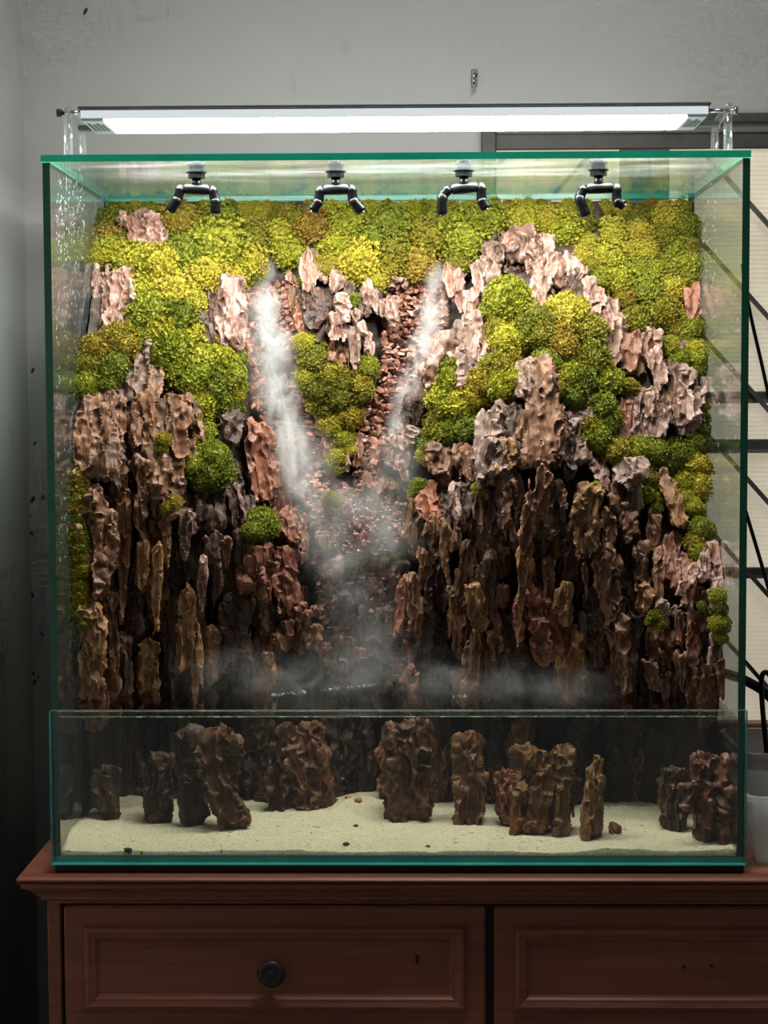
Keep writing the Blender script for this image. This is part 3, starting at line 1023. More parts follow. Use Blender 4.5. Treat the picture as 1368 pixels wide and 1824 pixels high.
def rock_shell(A, B, w, dfrac, kind, seed):
    """several splinters grown together; a remesh fuses them into one stone"""
    rr = np.random.RandomState(seed)
    A = np.array(A, float); B = np.array(B, float)
    ln = np.linalg.norm(B - A)
    VV = []; FF = []; nb = 0

    def put(a, b, w_, d_, k_):
        nonlocal nb
        v, f = blade(a, b, w_, d_, k_, rr)
        VV.append(v); FF.extend([tuple(i + nb for i in q) for q in f]); nb += len(v)
    put(A, B, w * (.80 if w > .02 else 1.0), dfrac, kind)
    ne = 1 if w < .013 else (3 if w < .024 else (4 if w < .042 else 7))
    if kind == 'boulder': ne = max(1, ne // 2)
    for e in range(ne):
        t0 = rr.uniform(-.02, .5); le = rr.uniform(.30, .75)
        t1 = min(t0 + le, 1.04)
        lx = rr.uniform(-.46, .46) * w; ly = -rr.uniform(.05, .40) * w * dfrac
        tl = rr.uniform(-.12, .12) * w
        wb = w * rr.uniform(.22, .46)
        a = A + (B - A) * t0 + np.array([lx, ly, 0]); b = A + (B - A) * t1 + np.array([lx * .9 + tl, ly * rr.uniform(.6, 1.1), 0])
        kk = rr.choice(['spike', 'spike', 'col', 'peak']) if kind != 'boulder' else 'boulder'
        put(a, b, wb, rr.uniform(.7, 1.2), kk)
    return np.vstack(VV), FF


def displace(Vv, Nv, A, ax, wv, dv, w, seed):
    loc = np.stack([(Vv - A) @ wv, (Vv - A) @ dv, (Vv - A) @ ax], 1)
    wob = np.stack([fbm(loc * 60, seed + 11, 2), fbm(loc * 60 + 7, seed + 12, 2), fbm(loc * 40 + 3, seed + 13, 2)], 1)
    c1 = float(np.clip(w * .38, .008, .024))
    f1, f2, cid = worley(loc * np.array([1, 1, .20]) / c1 + wob * .42 + seed * 3.7, seed)
    dep = (np.clip(f1 / .8, 0, 1.2) ** 1.7 - .62) * c1 * .74 * np.where(cid > .3, 1.0, .35)
    dep += np.clip(1 - (f2 - f1) / .16, 0, 1) ** 1.5 * c1 * .16
    c2 = c1 * .42
    g1, g2, gc = worley(loc * np.array([1, 1, .42]) / c2 + wob * .7 + 11.3, seed + 2)
    dep += (np.clip(g1 / .8, 0, 1.2) ** 1.7 - .6) * c2 * .26 * (gc > .4)
    dep += fbm(loc * np.array([170, 170, 45.0]), seed + 4, 2) * .0012
    k_ = w * .20
    dep = np.tanh(dep / k_) * k_
    return Vv + Nv * dep[:, None]


def finish_rocks():
    """fuse, scoop and store every stone that was queued"""
    for (o, vox, *_r) in PENDING:
        m_ = o.modifiers.new('fuse', 'REMESH'); m_.mode = 'VOXEL'; m_.voxel_size = vox; m_.adaptivity = 0.0
    dg = bpy.context.evaluated_depsgraph_get()
    dg.update()
    for (o, vox, A, ax, wv, dv, w, seed, mat) in PENDING:
        me = bpy.data.meshes.new_from_object(o.evaluated_get(dg))
        n = len(me.vertices)
        co = np.empty(n * 3, np.float32); me.vertices.foreach_get('co', co); co = co.reshape(-1, 3).astype(float)
        no = np.empty(n * 3, np.float32); me.vertex_normals.foreach_get('vector', no); no = no.reshape(-1, 3).astype(float)
        W = displace(co, no, A, ax, wv, dv, w, seed)
        W[:, 0] = np.clip(W[:, 0], -XI - .003, XI + .003)
        W[:, 1] = np.clip(W[:, 1], .003, TANK_D - GT - .002)
        W[:, 2] = np.clip(W[:, 2], GT + .002, TANK_H - .004)
        c = W.mean(0); c[2] = W[:, 2].min()
        me.vertices.foreach_set('co', (W - c).astype(np.float32).ravel())
        me.polygons.foreach_set('use_smooth', np.ones(len(me.polygons), bool))
        me.materials.clear(); me.materials.append(mat)
        me.set_sharp_from_angle(angle=0.50)
        me.update()
        old = o.data
        o.modifiers.clear(); o.data = me
        bpy.data.meshes.remove(old)
        me.name = 'rock'
        o.location = Vector(c) - (o.parent.location if o.parent else Vector((0, 0, 0)))
        STAT['v'] += n
    PENDING.clear()


def add_rock(name, spec, parent=None):
    xt, yt, xb, yb, w, kind, mat, ds = spec
    _rs[0] += 1
    s0 = S(xt, yt); s1 = S(xb, yb)
    s1 = min(max(s1, s0 - .055), s0 + .012)
    if yt > 1255:     # standing on the sand: depth follows from where its foot meets the sand
        s1 = sand_depth(xb, yb); s0 = s1 + .015
    A = P(xt, yt, s0 + ds); B = P(xb, yb, s1 + ds)
    wm = w * mpp(s0) * 1.16
    B = B + (B - A) * .05
    seed = _rs[0] * 7 + 1
    Vv, Qf = rock_shell(A, B, wm, .78, kind, seed)
    me = bpy.data.meshes.new(name); me.from_pydata(Vv.tolist(), [], Qf)
    o = link_mesh(name, me, parent)
    o.location = (0, 0, 0)
    ax = (B - A) / np.linalg.norm(B - A)
    dv = np.array([0, 1.0, 0]) - ax * ax[1]; dv /= np.linalg.norm(dv)
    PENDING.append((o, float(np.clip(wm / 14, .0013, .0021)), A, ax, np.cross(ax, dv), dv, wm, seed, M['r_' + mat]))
    return o


def sand_depth(px, py):
    z = .023
    y = Pz(px, py, z)[1]
    return float(np.clip(y + .012, .05, .38))


def rocks(text):
    r = []
    for ln in text.strip().splitlines():
        ln = ln.split('#')[0].strip()
        if not ln: continue
        for e in ln.split(';'):
            e = e.strip()
            if not e: continue
            q = e.split()
            r.append((float(q[0]), float(q[1]), float(q[2]), float(q[3]), float(q[4]), q[5], q[6], float(q[7]) if len(q) > 7 else 0.0))
    return r


LEFT = rocks('''
345 548 365 618 36 col dark; 374 512 384 612 40 col dark .005; 425 595 446 656 42 col red; 258 590 246 700 48 col grey; 275 640 272 712 34 col brown
265 700 264 885 54 col brown; 302 698 300 905 58 col brown -.01; 338 710 342 835 48 col brown; 345 800 350 868 34 col pink
235 705 232 830 34 col dark .02; 400 726 402 800 48 boulder dark; 500 790 506 872 26 col red .0; 478 800 486 880 24 col brown
415 858 432 940 22 col grey; 227 870 212 1102 20 spike brown; 245 805 262 980 38 spike brown -.012; 285 860 285 960 26 spike brown
253 962 254 1048 20 col tan -.01; 281 960 273 1132 19 spike tan -.03; 296 920 301 1015 18 spike tan -.01
335 902 331 992 30 spike pink -.012; 312 860 318 930 26 col brown; 365 985 359 1088 14 spike pink -.05; 382 945 382 1078 28 spike dark -.02
402 950 406 1010 22 spike brown -.02; 350 930 352 1030 30 col dark .01; 425 940 428 1010 26 col dark 0
493 868 500 962 38 col red; 518 900 536 968 42 col red -.005; 541 958 544 1004 21 spike red -.02
502 972 517 1104 34 spike red -.015; 537 1070 543 1106 24 spike red -.02; 509 1102 512 1155 18 spike red -.015; 553 1108 556 1168 28 spike brown -.02
571 1143 576 1180 22 spike red -.02; 558 1076 565 1104 20 spike red -.02; 496 1125 497 1170 24 spike brown -.01; 473 1160 482 1224 22 spike tan -.02
525 1100 530 1160 24 col brown; 478 1060 480 1130 28 col dark; 455 1040 458 1110 24 spike dark
262 1135 262 1236 40 col tan -.03; 332 1040 345 1262 36 spike tan -.03; 215 1125 210 1245 32 col dark -.02; 376 1110 378 1215 34 spike brown -.02
305 1060 308 1200 36 col dark; 240 1010 238 1130 34 col dark; 195 1050 198 1240 30 col brown; 425 1050 425 1180 44 col dark; 165 1195 166 1300 56 col brown
300 1170 300 1270 30 col dark; 345 870 350 950 34 col dark; 385 870 390 950 34 col dark; 440 880 445 960 26 col dark .01; 205 800 205 880 30 col dark
''')
CENTRE = rocks('''
546 512 558 588 32 col dark .0; 514 478 517 503 13 peak pink; 584 457 581 504 21 peak pink; 602 482 602 524 30 boulder pink -.01
566 514 576 578 27 col dark; 634 548 640 608 20 spike pink -.01; 651 497 657 558 30 spike pink -.01; 695 485 697 516 32 boulder pink; 725 492 727 516 20 boulder pink
600 598 610 655 32 col brown; 627 578 632 658 27 spike grey -.01; 590 612 604 660 26 spike brown; 655 588 657 630 22 spike pink
482 510 490 542 20 col pink -.01; 583 768 588 820 16 col brown; 638 768 634 832 14 col red; 722 758 711 832 52 col grey -.02; 545 690 555 735 22 col red
615 803 620 838 22 boulder pink; 600 660 610 692 17 col grey; 681 788 668 842 30 spike red -.01; 715 818 718 858 17 spike pink -.03; 650 520 640 570 26 col dark
620 500 622 540 22 col dark; 670 510 672 560 24 col dark .0; 590 540 592 600 28 col dark; 535 540 540 600 28 col red; 520 510 524 560 20 col brown
575 950 578 990 24 spike brown; 592 990 596 1030 26 spike red; 640 1150 646 1185 16 spike grey -.01; 
738 1018 735 1130 34 spike brown -.04; 721 1022 706 1134 24 spike red -.045; 727 1138 730 1194 14 spike red -.03; 733 1180 735 1262 24 spike brown -.04; 740 1200 742 1255 16 peak brown -.04
655 840 660 880 26 boulder red; 690 850 690 890 30 boulder brown; 610 1050 612 1100 26 col dark; 690 1080 690 1150 30 col dark; 610 1130 612 1210 34 col dark; 660 1130 662 1215 34 col dark
''')
RIGHT = rocks('''
922 440 924 492 46 col dark .02; 1004 488 1006 545 44 col dark .015; 940 455 938 490 18 spike pink 0;811 463 817 552 32 spike pink; 841 513 836 576 30 spike pink -.01; 856 466 861 528 34 col pink; 1038 498 1046 548 32 col pink; 1063 512 1066 568 30 col pink
1086 527 1093 645 34 col pink; 844 553 841 684 42 spike grey -.01; 872 558 866 658 32 col pink; 818 573 817 660 42 col grey; 762 662 760 720 28 col brown
945 633 942 712 32 col grey; 868 733 860 862 44 col grey; 915 716 916 810 38 col dark; 1036 698 1029 825 34 col grey -.005; 1010 728 1016 852 34 col dark
797 784 796 856 52 col brown; 892 782 898 852 38 spike tan -.02; 1150 578 1156 648 34 col pink; 1127 592 1121 664 40 col red; 1166 613 1173 695 27 spike pink -.01
1218 766 1219 803 15 spike brown; 1245 764 1243 800 30 col brown; 1156 693 1144 790 52 col pink; 1108 708 1108 788 30 col red; 1250 680 1252 704 16 boulder pink
1218 597 1215 634 24 spike grey; 1180 690 1182 740 26 col brown; 1190 640 1188 690 26 col dark
1070 816 1068 874 34 peak grey; 1128 862 1126 915 34 col grey; 1121 906 1118 968 30 spike brown -.01; 1002 868 1000 932 20 spike tan
1079 900 1082 1010 30 spike brown; 1173 973 1170 1068 24 col brown -.01; 1197 946 1199 1038 24 col red -.01; 1216 983 1210 1055 34 col red; 1231 1003 1223 1060 30 spike pink -.02
1222 1033 1228 1094 24 spike brown -.03; 1150 1032 1149 1098 36 boulder tan -.01; 1186 1064 1178 1124 32 boulder grey -.01; 1172 1112 1186 1220 46 spike brown -.01; 1211 1086 1212 1150 17 col red -.015
1237 1088 1234 1170 30 col red -.01; 1273 1122 1271 1184 26 spike grey -.015; 1229 1158 1226 1254 32 spike brown -.02; 1208 1158 1213 1220 22 spike brown -.02; 1260 1175 1256 1292 32 col brown; 1287 1172 1287 1245 22 col brown
1190 1196 1192 1264 24 col dark -.02; 946 990 943 1056 14 spike tan -.03; 929 970 922 1156 12 spike tan -.03; 898 836 902 958 40 spike brown -.01
788 920 801 1055 22 spike tan -.035; 803 1040 809 1165 14 spike tan -.035; 771 915 768 978 24 spike brown -.03; 736 884 736 995 30 col brown -.02; 764 858 780 926 48 boulder red -.01
809 856 812 934 24 spike grey -.015; 828 856 826 944 32 col dark; 848 868 856 950 16 spike brown -.015; 755 978 752 1034 18 spike brown -.03; 840 1038 842 1090 28 col tan -.03
849 1078 851 1125 28 col tan -.03; 848 1122 830 1245 34 col tan -.03; 881 1083 881 1174 24 spike brown -.02; 895 1038 892 1085 20 col brown -.01; 950 1030 966 1178 76 col red .015
978 988 980 1084 18 spike brown; 1010 1033 1003 1114 27 col tan -.02; 1012 1106 1018 1256 42 col tan -.02; 1042 998 1045 1064 10 spike tan -.02; 820 1188 826 1246 30 col brown -.02; 815 938 812 980 22 boulder brown -.01
870 860 875 960 34 col dark; 920 840 918 950 30 col dark; 985 850 985 960 34 col dark; 1050 880 1052 990 34 col dark .01; 1020 930 1022 1040 34 col dark .01; 790 870 792 960 30 col dark .005
760 1060 762 1180 36 col dark; 870 980 870 1090 36 col dark; 905 1090 905 1200 36 col dark; 1060 1050 1062 1180 44 col dark; 1130 1090 1132 1200 40 col dark; 1100 860 1100 940 34 col brown .005
1140 960 1140 1050 30 col brown; 1160 900 1162 980 26 col brown; 1050 1190 1050 1300 50 col dark; 1120 1190 1120 1290 40 col dark; 780 1170 780 1260 36 col dark; 960 870 962 960 30 col dark .01; 1095 1060 1096 1130 30 col dark
835 790 838 860 30 col brown; 935 730 935 830 30 col brown .005; 985 720 988 830 34 col brown .005
''')
def in_poly(x, y, poly):
    c = False; j = len(poly) - 1
    for i in range(len(poly)):
        xi, yi = poly[i]; xj, yj = poly[j]
        if (yi > y) != (yj > y) and x < (xj - xi) * (y - yi) / (yj - yi) + xi:
            c = not c
        j = i
    return c


def filler(rows, poly, n, seed, ds):
    r = random.Random(seed); taken = []
    x0, x1 = min(p[0] for p in poly), max(p[0] for p in poly); y0, y1 = min(p[1] for p in poly), max(p[1] for p in poly)
    for _ in range(4000):
        if len(taken) >= n: break
        x, y = r.uniform(x0, x1), r.uniform(y0, y1)
        if not in_poly(x, y, poly) or any(abs(x - a) < 24 and abs(y - b) < 60 for a, b in taken): continue
        taken.append((x, y))
        h = r.uniform(70, 140); w = r.uniform(26, 48)
        rows.append((x, y, x + r.uniform(-8, 8), min(y + h, 1275), w, r.choice(['spike', 'col', 'spike']), r.choice(['brown', 'dark', 'dark', 'dark', 'tan', 'red']), ds + r.uniform(-.006, .010)))


filler(LEFT, [(150, 800), (420, 790), (540, 980), (560, 1120), (440, 1190), (150, 1200)], 34, 3, .028)
filler(RIGHT, [(770, 830), (960, 850), (1060, 830), (1250, 980), (1285, 1130), (1270, 1200), (760, 1200)], 54, 4, .028)
filler(CENTRE, [(560, 990), (720, 990), (720, 1190), (600, 1190)], 8, 5, .018)
for (x, wd) in ((150, 60), (225, 54), (255, 46), (315, 50), (455, 52), (470, 40)):
    LEFT.append((x, 1268, x + 4, 1446 - abs(x - 300) * .03, wd, 'col', 'dark', .05))
for (x, wd) in ((610, 50), (650, 40), (770, 54), (870, 50)):
    CENTRE.append((x, 1266, x + 3, 1440, wd, 'col', 'brown' if wd == 54 else 'dark', .04))
for (x, wd) in ((930, 46), (1030, 50), (1110, 54), (1150, 46)):
    RIGHT.append((x, 1268, x, 1446, wd, 'col', 'dark' if wd != 46 else 'brown', .04))
for nm, rows, lab in (('rock_cliff', LEFT, 'ragged brown rock cliff of hanging stones in the tank\'s left half'),
                      ('rock_cliff', CENTRE, 'reddish rock slope between the two misty waterfalls'),
                      ('rock_cliff', RIGHT, 'ragged brown rock cliff of hanging stones in the tank\'s right half')):
    xs = [r[0] for r in rows]
    root = empty(nm, P(sum(xs) / len(xs), 1240, .2))
    tag(root, lab, 'rock cliff')
    for r in rows:
        add_rock('rock', r, root)

SINGLE = [
    ('250 374 264 458 64 col pink -.02', 'pinkish white upright stone set alone in the moss, upper left'),
    ('176 463 172 607 42 peak pink 0', 'pale jagged stone against the left glass, narrow pointed top'),
    ('216 476 212 598 60 col pink -.01', 'broad pale grey stone beside the pointed one at left glass'),
    ('404 488 410 630 44 col pink -.015', 'rosy stone with dark hollow left of the left waterfall'),
    ('180 688 166 845 66 col brown -.01', 'brown ragged stone below moss clumps against the left glass'),
    ('452 748 470 884 46 col red -.01', 'salmon red upright stone beside the left waterfall foot'),
    ('166 858 174 1058 64 col brown -.005', 'long brown stone column along the left glass, mid height'),
    ('156 1068 156 1216 52 spike tan -.015', 'pale tan stone low on the left glass just above water'),
    ('456 960 460 1066 48 spike red -.02', 'red stone with pale ridges under the small moss tuft'),
    ('548 445 552 518 24 col pink -.01', 'slim pale orange stone finger standing between the waterfalls'),
    ('603 522 617 606 38 spike pink -.02', 'large cream stone hanging in the middle of the centre ridge'),
    ('688 526 697 584 30 spike pink -.015', 'flat pink leaf-shaped stone right of the centre ridge'),
    ('734 698 738 764 42 boulder dark -.02', 'dark brown block beside the right waterfall'),
    ('796 592 758 684 38 col pink -.02', 'pale slanting slab beside the right waterfall'),
    ('877 428 880 504 34 col grey -.015', 'grey curled stone forming the arch\'s near leg'),
    ('912 410 934 452 62 boulder pink -.01', 'pale arch-topped stone over a dark hollow, upper right'),
    ('966 412 963 556 40 spike pink -.02', 'white pink stone finger hanging right of the dark arch'),
    ('994 446 990 505 46 boulder pink -.012', 'bright white stone ledge right of the arch'),
    ('1017 446 1022 508 46 boulder pink -.005', 'pink rounded stone at the ridge below yellow moss'),
    ('958 630 964 836 54 col brown -.03', 'tall brown spire stone rising from the right hill'),
    ('886 717 880 856 58 col grey -.015', 'broad ribbed stone left of the tall spire'),
    ('1228 502 1231 568 34 boulder red -.01', 'red brown stone in moss near the right glass'),
    ('1225 648 1220 768 60 col pink -.01', 'pale pitted stone against the right glass'),
    ('1118 810 1118 870 56 boulder grey -.03', 'grey rounded boulder capping the right cliff'),
    ('1187 824 1206 940 38 peak tan -.02', 'tall pointed fin stone on the right moss shelf'),
    ('1043 856 1042 990 44 spike tan -.03', 'tan wedge stone hanging below the moss sprig, right cliff'),
    ('962 826 946 995 42 spike brown -.04', 'long grey brown splinter with white top edge below the spire'),
    ('1088 968 1098 1224 48 spike brown -.03', 'longest hanging stone on the right cliff, reaching near water'),
    ('1273 962 1280 1088 42 col pink -.01', 'rosy stone on the right glass above the low moss tuft'),
    # standing on the sand under water
    ('148 1285 162 1410 62 col brown -.02', 'submerged brown stone along the left glass'),
    ('190 1360 192 1462 44 col dark 0', 'dim greenish stone standing in the sand\'s left corner'),
    ('278 1340 291 1466 48 col dark 0', 'dark submerged stone left of the lit one'),
    ('342 1290 343 1476 40 col dark 0', 'narrow dark submerged stone touching the lit one'),
    ('380 1296 420 1482 72 col brown 0', 'lit copper brown submerged stone, leaning right, left side of sand'),
    ('508 1292 509 1456 48 col dark 0', 'submerged stone with orange streak left of the sand hump'),
    ('540 1288 572 1454 76 col brown .0', 'broad brown submerged slab behind the sand hump'),
    ('690 1318 700 1446 48 col red 0', 'rust coloured submerged stone on the sand hump\'s right flank'),
    ('726 1280 740 1468 74 col brown 0', 'dark brown submerged stone mid tank with ragged hollows'),
    ('802 1298 812 1408 44 col dark .03', 'faint grey submerged stone behind the mid-tank pair'),
    ('842 1302 834 1470 52 col brown 0', 'submerged stone right of mid tank with pale rim'),
    ('905 1366 910 1472 42 col red 0', 'low reddish submerged stone left of the twin brown stones'),
    ('955 1326 943 1484 58 col tan 0', 'left one of the twin tan submerged stones'),
    ('1002 1322 998 1484 52 col tan 0', 'right one of the twin tan submerged stones'),
    ('1060 1342 1062 1494 42 col tan 0', 'slim submerged stone with a pale hooked crest'),
    ('1091 1464 1093 1490 22 boulder brown 0', 'small brown pebble at the hooked stone\'s foot'),
    ('1196 1362 1198 1482 48 col dark 0', 'greyish submerged stone left of the big corner stone'),
    ('1256 1338 1258 1504 66 col red 0', 'big red brown submerged stone in the right corner'),
    ('1284 1276 1282 1374 28 spike brown 0', 'narrow stone hanging into water at the right glass'),
]
for spec, lab in SINGLE:
    r = rocks(spec)[0]
    o = add_rock('rock', r)
    tag(o, lab, 'stone')
finish_rocks()

# ------------------------------------------------------------------ moss
def moss_proto(seed, leaf=.115, nt_=620, flat=.78):
    rr = np.random.RandomState(seed)
    vs = []; fs = []; tint = []
    # body
    nu, nv = 22, 9
    for j in range(nv + 1):
        th = math.pi * .62 * j / nv
        for i in range(nu):
            ph = 2 * math.pi * i / nu
            vs.append((math.sin(th) * math.cos(ph), math.sin(th) * math.sin(ph), math.cos(th)))
    for j in range(nv):
        for i in range(nu):
            fs.append((j * nu + i, (j + 1) * nu + i, (j + 1) * nu + (i + 1) % nu, j * nu + (i + 1) % nu))
    V_ = np.array(vs)

    def shape(D):
        b = 1 + .16 * fbm(D * 1.6 + seed * 3.3, seed, 2) + .10 * vnoise(D * 4.2 + seed, seed + 3)
        return D * b[:, None] * np.array([1, 1, flat])
    Vb_ = shape(V_) * .84
    tint = [rr.uniform(.3, .6)] * len(Vb_)
    Vall = [Vb_]
    nb = len(Vb_)
    i = np.arange(nt_) + .5
    z = 1 - 1.38 * i / nt_
    ph = i * 2.399963
    D = np.stack([np.sqrt(1 - z * z) * np.cos(ph), np.sqrt(1 - z * z) * np.sin(ph), z], 1) + rr.normal(0, .035, (nt_, 3))
    D /= np.linalg.norm(D, axis=1)[:, None]
    C = shape(D) * (1 + rr.uniform(-.13, .07, nt_))[:, None]
    Nn = D * np.array([1, 1, 1 / flat]); Nn /= np.linalg.norm(Nn, axis=1)[:, None]
    for k in range(nt_):
        n = Nn[k]; c = C[k] - n * leaf * .25
        u = np.cross(n, [.3, .5, .8]); u /= np.linalg.norm(u); w_ = np.cross(n, u)
        tv = rr.uniform(0, 1); lf = leaf * rr.uniform(.7, 1.35)
        a0 = rr.uniform(0, 6.28)
        nbld = 6
        for b in range(nbld):
            an = a0 + b * 6.283 / nbld + rr.uniform(-.3, .3)
            tl = rr.uniform(.25, .95)
            d = (math.cos(an) * u + math.sin(an) * w_)
            sd = np.cross(n, d)
            tip = c + (d * math.sin(tl) + n * math.cos(tl)) * lf * 1.05
            mid = c + (d * math.sin(tl) * .8 + n * math.cos(tl)) * lf * .62
            hw = lf * .24
            Vall.append(np.array([c, mid + sd * hw, tip, mid - sd * hw]))
            fs.append((nb, nb + 1, nb + 2, nb + 3)); nb += 4
            tint += [np.clip(tv + rr.uniform(-.2, .2), 0, 1)] * 4
    me = bpy.data.meshes.new('moss_cushion')
    me.from_pydata(np.vstack(Vall).tolist(), [], fs)
    at = me.attributes.new('tint', 'FLOAT', 'POINT')
    at.data.foreach_set('value', np.array(tint, np.float32))
    return me


PROTO = {}
for mn in ('moss', 'moss_olive', 'moss_green'):
    PROTO[mn] = []
base_protos = [moss_proto(i + 1, .165, 380, .80) for i in range(4)] + [moss_proto(i + 11, .26, 170, .85) for i in range(2)]
for mn in PROTO:
    for me in base_protos:
        c = me.copy(); c.materials.append(M[mn]); PROTO[mn].append(c)
mr = random.Random(11)


def cushion(root, px, py, r, mat='moss', ds=0.0, up=.75):
    s = S(px, py) + ds
    rw = r * mpp(s)
    c = P(px, py, s + rw * .25)
    lim = .5 - GT - .002
    c[0] = min(max(c[0], -lim + rw * .55), lim - rw * .55)
    nrm = Vector((mr.uniform(-.35, .35), -1.0, up + mr.uniform(-.25, .35))).normalized()
    qz = Vector((0, 0, 1)).rotation_difference(nrm)
    from mathutils import Quaternion
    q = qz @ Quaternion((0, 0, 1), mr.uniform(0, 6.28))
    ps = PROTO[mat]
    me = ps[mr.randrange(4)] if r >= 19 else ps[4 + mr.randrange(2)]
    top = TANK_H - .006 - c[2]
    if rw > top: rw = max(.012, top)
    link_mesh('moss_cushion', me, root, c, q, (rw * mr.uniform(.95, 1.1), rw * mr.uniform(.95, 1.1), rw * mr.uniform(.95, 1.2)))


def fill(root, poly, rmin, rmax, mats, taken, dens=.62, tries=3000, ds=0.0, up=.6, nmax=120):
    x0, x1 = min(p[0] for p in poly), max(p[0] for p in poly); y0, y1 = min(p[1] for p in poly), max(p[1] for p in poly)
    n = 0
    for _ in range(tries):
        x, y = mr.uniform(x0, x1), mr.uniform(y0, y1)
        if not in_poly(x, y, poly): continue
        r = mr.uniform(rmin, rmax)
        if any((x - a) ** 2 + (y - b) ** 2 < (dens * (r + q)) ** 2 for a, b, q in taken): continue
        taken.append((x, y, r)); n += 1
        cushion(root, x, y, r, mr.choice(mats), ds, up)
        if n >= nmax: break


def bank(label, items, mats, ds=0.0, up=.75):
    xs = [i[0] for i in items]; ys = [i[1] for i in items]
    cx, cy = sum(xs) / len(xs), max(ys)
    root = empty('moss_bank', P(cx, cy, S(cx, cy)))
    tag(root, label, 'moss')
    for it in items:
        cushion(root, it[0], it[1], it[2], it[3] if len(it) > 3 else mr.choice(mats), ds, up)
    return root


MM = ['moss', 'moss', 'moss_olive', 'moss_green']
big = [(388, 440, 56, 'moss'), (330, 462, 42), (520, 448, 36, 'moss'), (640, 470, 44, 'moss'), (700, 452, 40), (738, 470, 42), (690, 478, 34), (600, 440, 36),
       (440, 470, 40), (360, 492, 42, 'moss'), (830, 430, 44), (800, 400, 40), (860, 400, 40), (500, 420, 34), (560, 410, 38, 'moss_olive'), (620, 405, 40, 'moss'),
       (395, 395, 44, 'moss_green'), (320, 398, 38, 'moss_olive'), (450, 420, 36, 'moss_olive'), (270, 460, 30), (205, 395, 30, 'moss_green'), (195, 430, 30, 'moss_olive'), (220, 430, 26, 'moss_olive'),
       (760, 425, 38), (700, 405, 40), (660, 430, 32), (820, 470, 26), (665, 500, 26), (555, 475, 20), (630, 540, 16), (545, 500, 14), (415, 500, 26), (430, 490, 24)]
rb = bank('yellow green moss cushions covering the back wall under the lid', big, MM, 0.0, .6)
tk1 = [(b[0], b[1], b[2]) for b in big] + [(252, 415, 40)]
fill(rb, [(186, 374), (900, 368), (890, 410), (850, 450), (790, 440), (700, 480), (600, 480), (520, 470), (470, 440), (420, 470), (300, 470), (180, 452)], 22, 34, MM, tk1, .60, nmax=90)
fill(rb, [(190, 372), (950, 366), (950, 384), (190, 390)], 12, 19, ['moss', 'moss', 'moss_olive'], [], .62, nmax=60, up=.2)
right = [(1005, 415, 36), (940, 395, 36), (980, 400, 34), (1080, 460, 34), (1100, 500, 32, 'moss'), (1150, 520, 34, 'moss_green'), (1180, 560, 30), (1200, 520, 30, 'moss'), (1230, 470, 26, 'moss')]
rr_ = bank('dense yellow moss on the back wall at upper right', right, ['moss', 'moss', 'moss_olive'], 0.0, .6)
tk2 = [(b[0], b[1], b[2]) for b in right]
fill(rr_, [(900, 368), (1238, 362), (1246, 480), (1246, 500), (1205, 500), (1205, 590), (1170, 590), (1110, 600), (1095, 530), (1050, 480), (1000, 430), (940, 405)], 20, 32, ['moss', 'moss', 'moss_olive'], tk2, .58, nmax=110)
fill(rr_, [(1195, 560), (1250, 570), (1250, 650), (1200, 650), (1180, 620)], 16, 24, ['moss', 'moss_green', 'moss_olive'], [(1218, 615, 12)], .58, nmax=20)
left = [(278, 484, 46, 'moss'), (232, 468, 38), (170, 458, 24), (200, 450, 32), (298, 532, 50, 'moss'), (270, 560, 44), (312, 570, 42), (284, 592, 40), (255, 520, 36), (330, 545, 36),
        (300, 625, 42), (360, 642, 42), (330, 672, 42), (374, 690, 40), (400, 668, 34), (352, 720, 36), (384, 720, 30), (345, 748, 26), (362, 770, 24), (348, 790, 16), (410, 700, 24), (425, 690, 16), (420, 730, 16),
        (315, 660, 34), (330, 600, 36), (420, 640, 20), (395, 640, 26), (240, 610, 28), (285, 640, 28)]
bank('green moss cushions running down the left slope beside the waterfall', left, ['moss', 'moss_green', 'moss_green'], -.005, .8)
bank('green moss clumps on the left glass above brown stones', [(212, 612, 34), (172, 628, 32), (156, 688, 28), (194, 656, 34, 'moss_green'), (150, 650, 26), (135, 690, 14), (186, 682, 22)], ['moss_green', 'moss_olive'], -.015, .8)
bank('thin moss strip down the left glass beside long brown stone', [(132, 820 + 17 * i, 15 + (i * 7) % 6) for i in range(17)] + [(150, 845, 14), (150, 1000, 10), (146, 930, 10)], ['moss_green', 'moss_olive'], -.004, .4)
bank('bright green moss clump beside the left cliff crest', [(375, 818, 34), (365, 845, 32), (390, 845, 28), (350, 830, 22)], ['moss_green'], -.02, .8)
bank('round moss tuft on a red stone left of mid tank', [(462, 936, 30), (450, 945, 20), (478, 940, 20)], ['moss_green'], -.03, .9)
bank('tiny moss sprig on the low pale stone at left', [(155, 1107, 9), (150, 1112, 6)], ['moss_green'], -.035, .9)
bank('dark moss sprig on the shaded left cliff', [(310, 895, 15), (298, 905, 12), (290, 785, 14), (288, 800, 12)], ['moss_olive'], -.025, .7)
bank('olive moss patch in the centre between both waterfalls', [(545, 612, 24), (562, 640, 28), (590, 662, 28), (642, 682, 26), (570, 690, 30), (602, 710, 30), (622, 740, 28), (590, 752, 28), (612, 780, 22), (602, 815, 18),
      (552, 668, 24), (655, 655, 20), (640, 700, 24), (610, 680, 22), (580, 725, 24), (560, 720, 16), (600, 835, 12), (622, 800, 14)], ['moss_olive', 'moss_olive', 'moss'], -.004, .7)
bank('small mossy lump in mist where the streams meet', [(590, 890, 14), (600, 895, 11)], ['moss_olive'], -.02, .8)
bank('small yellow moss dots beside lower curtain', [(708, 993, 6), (685, 998, 6), (712, 988, 5)], ['moss_olive'], -.01, .6)
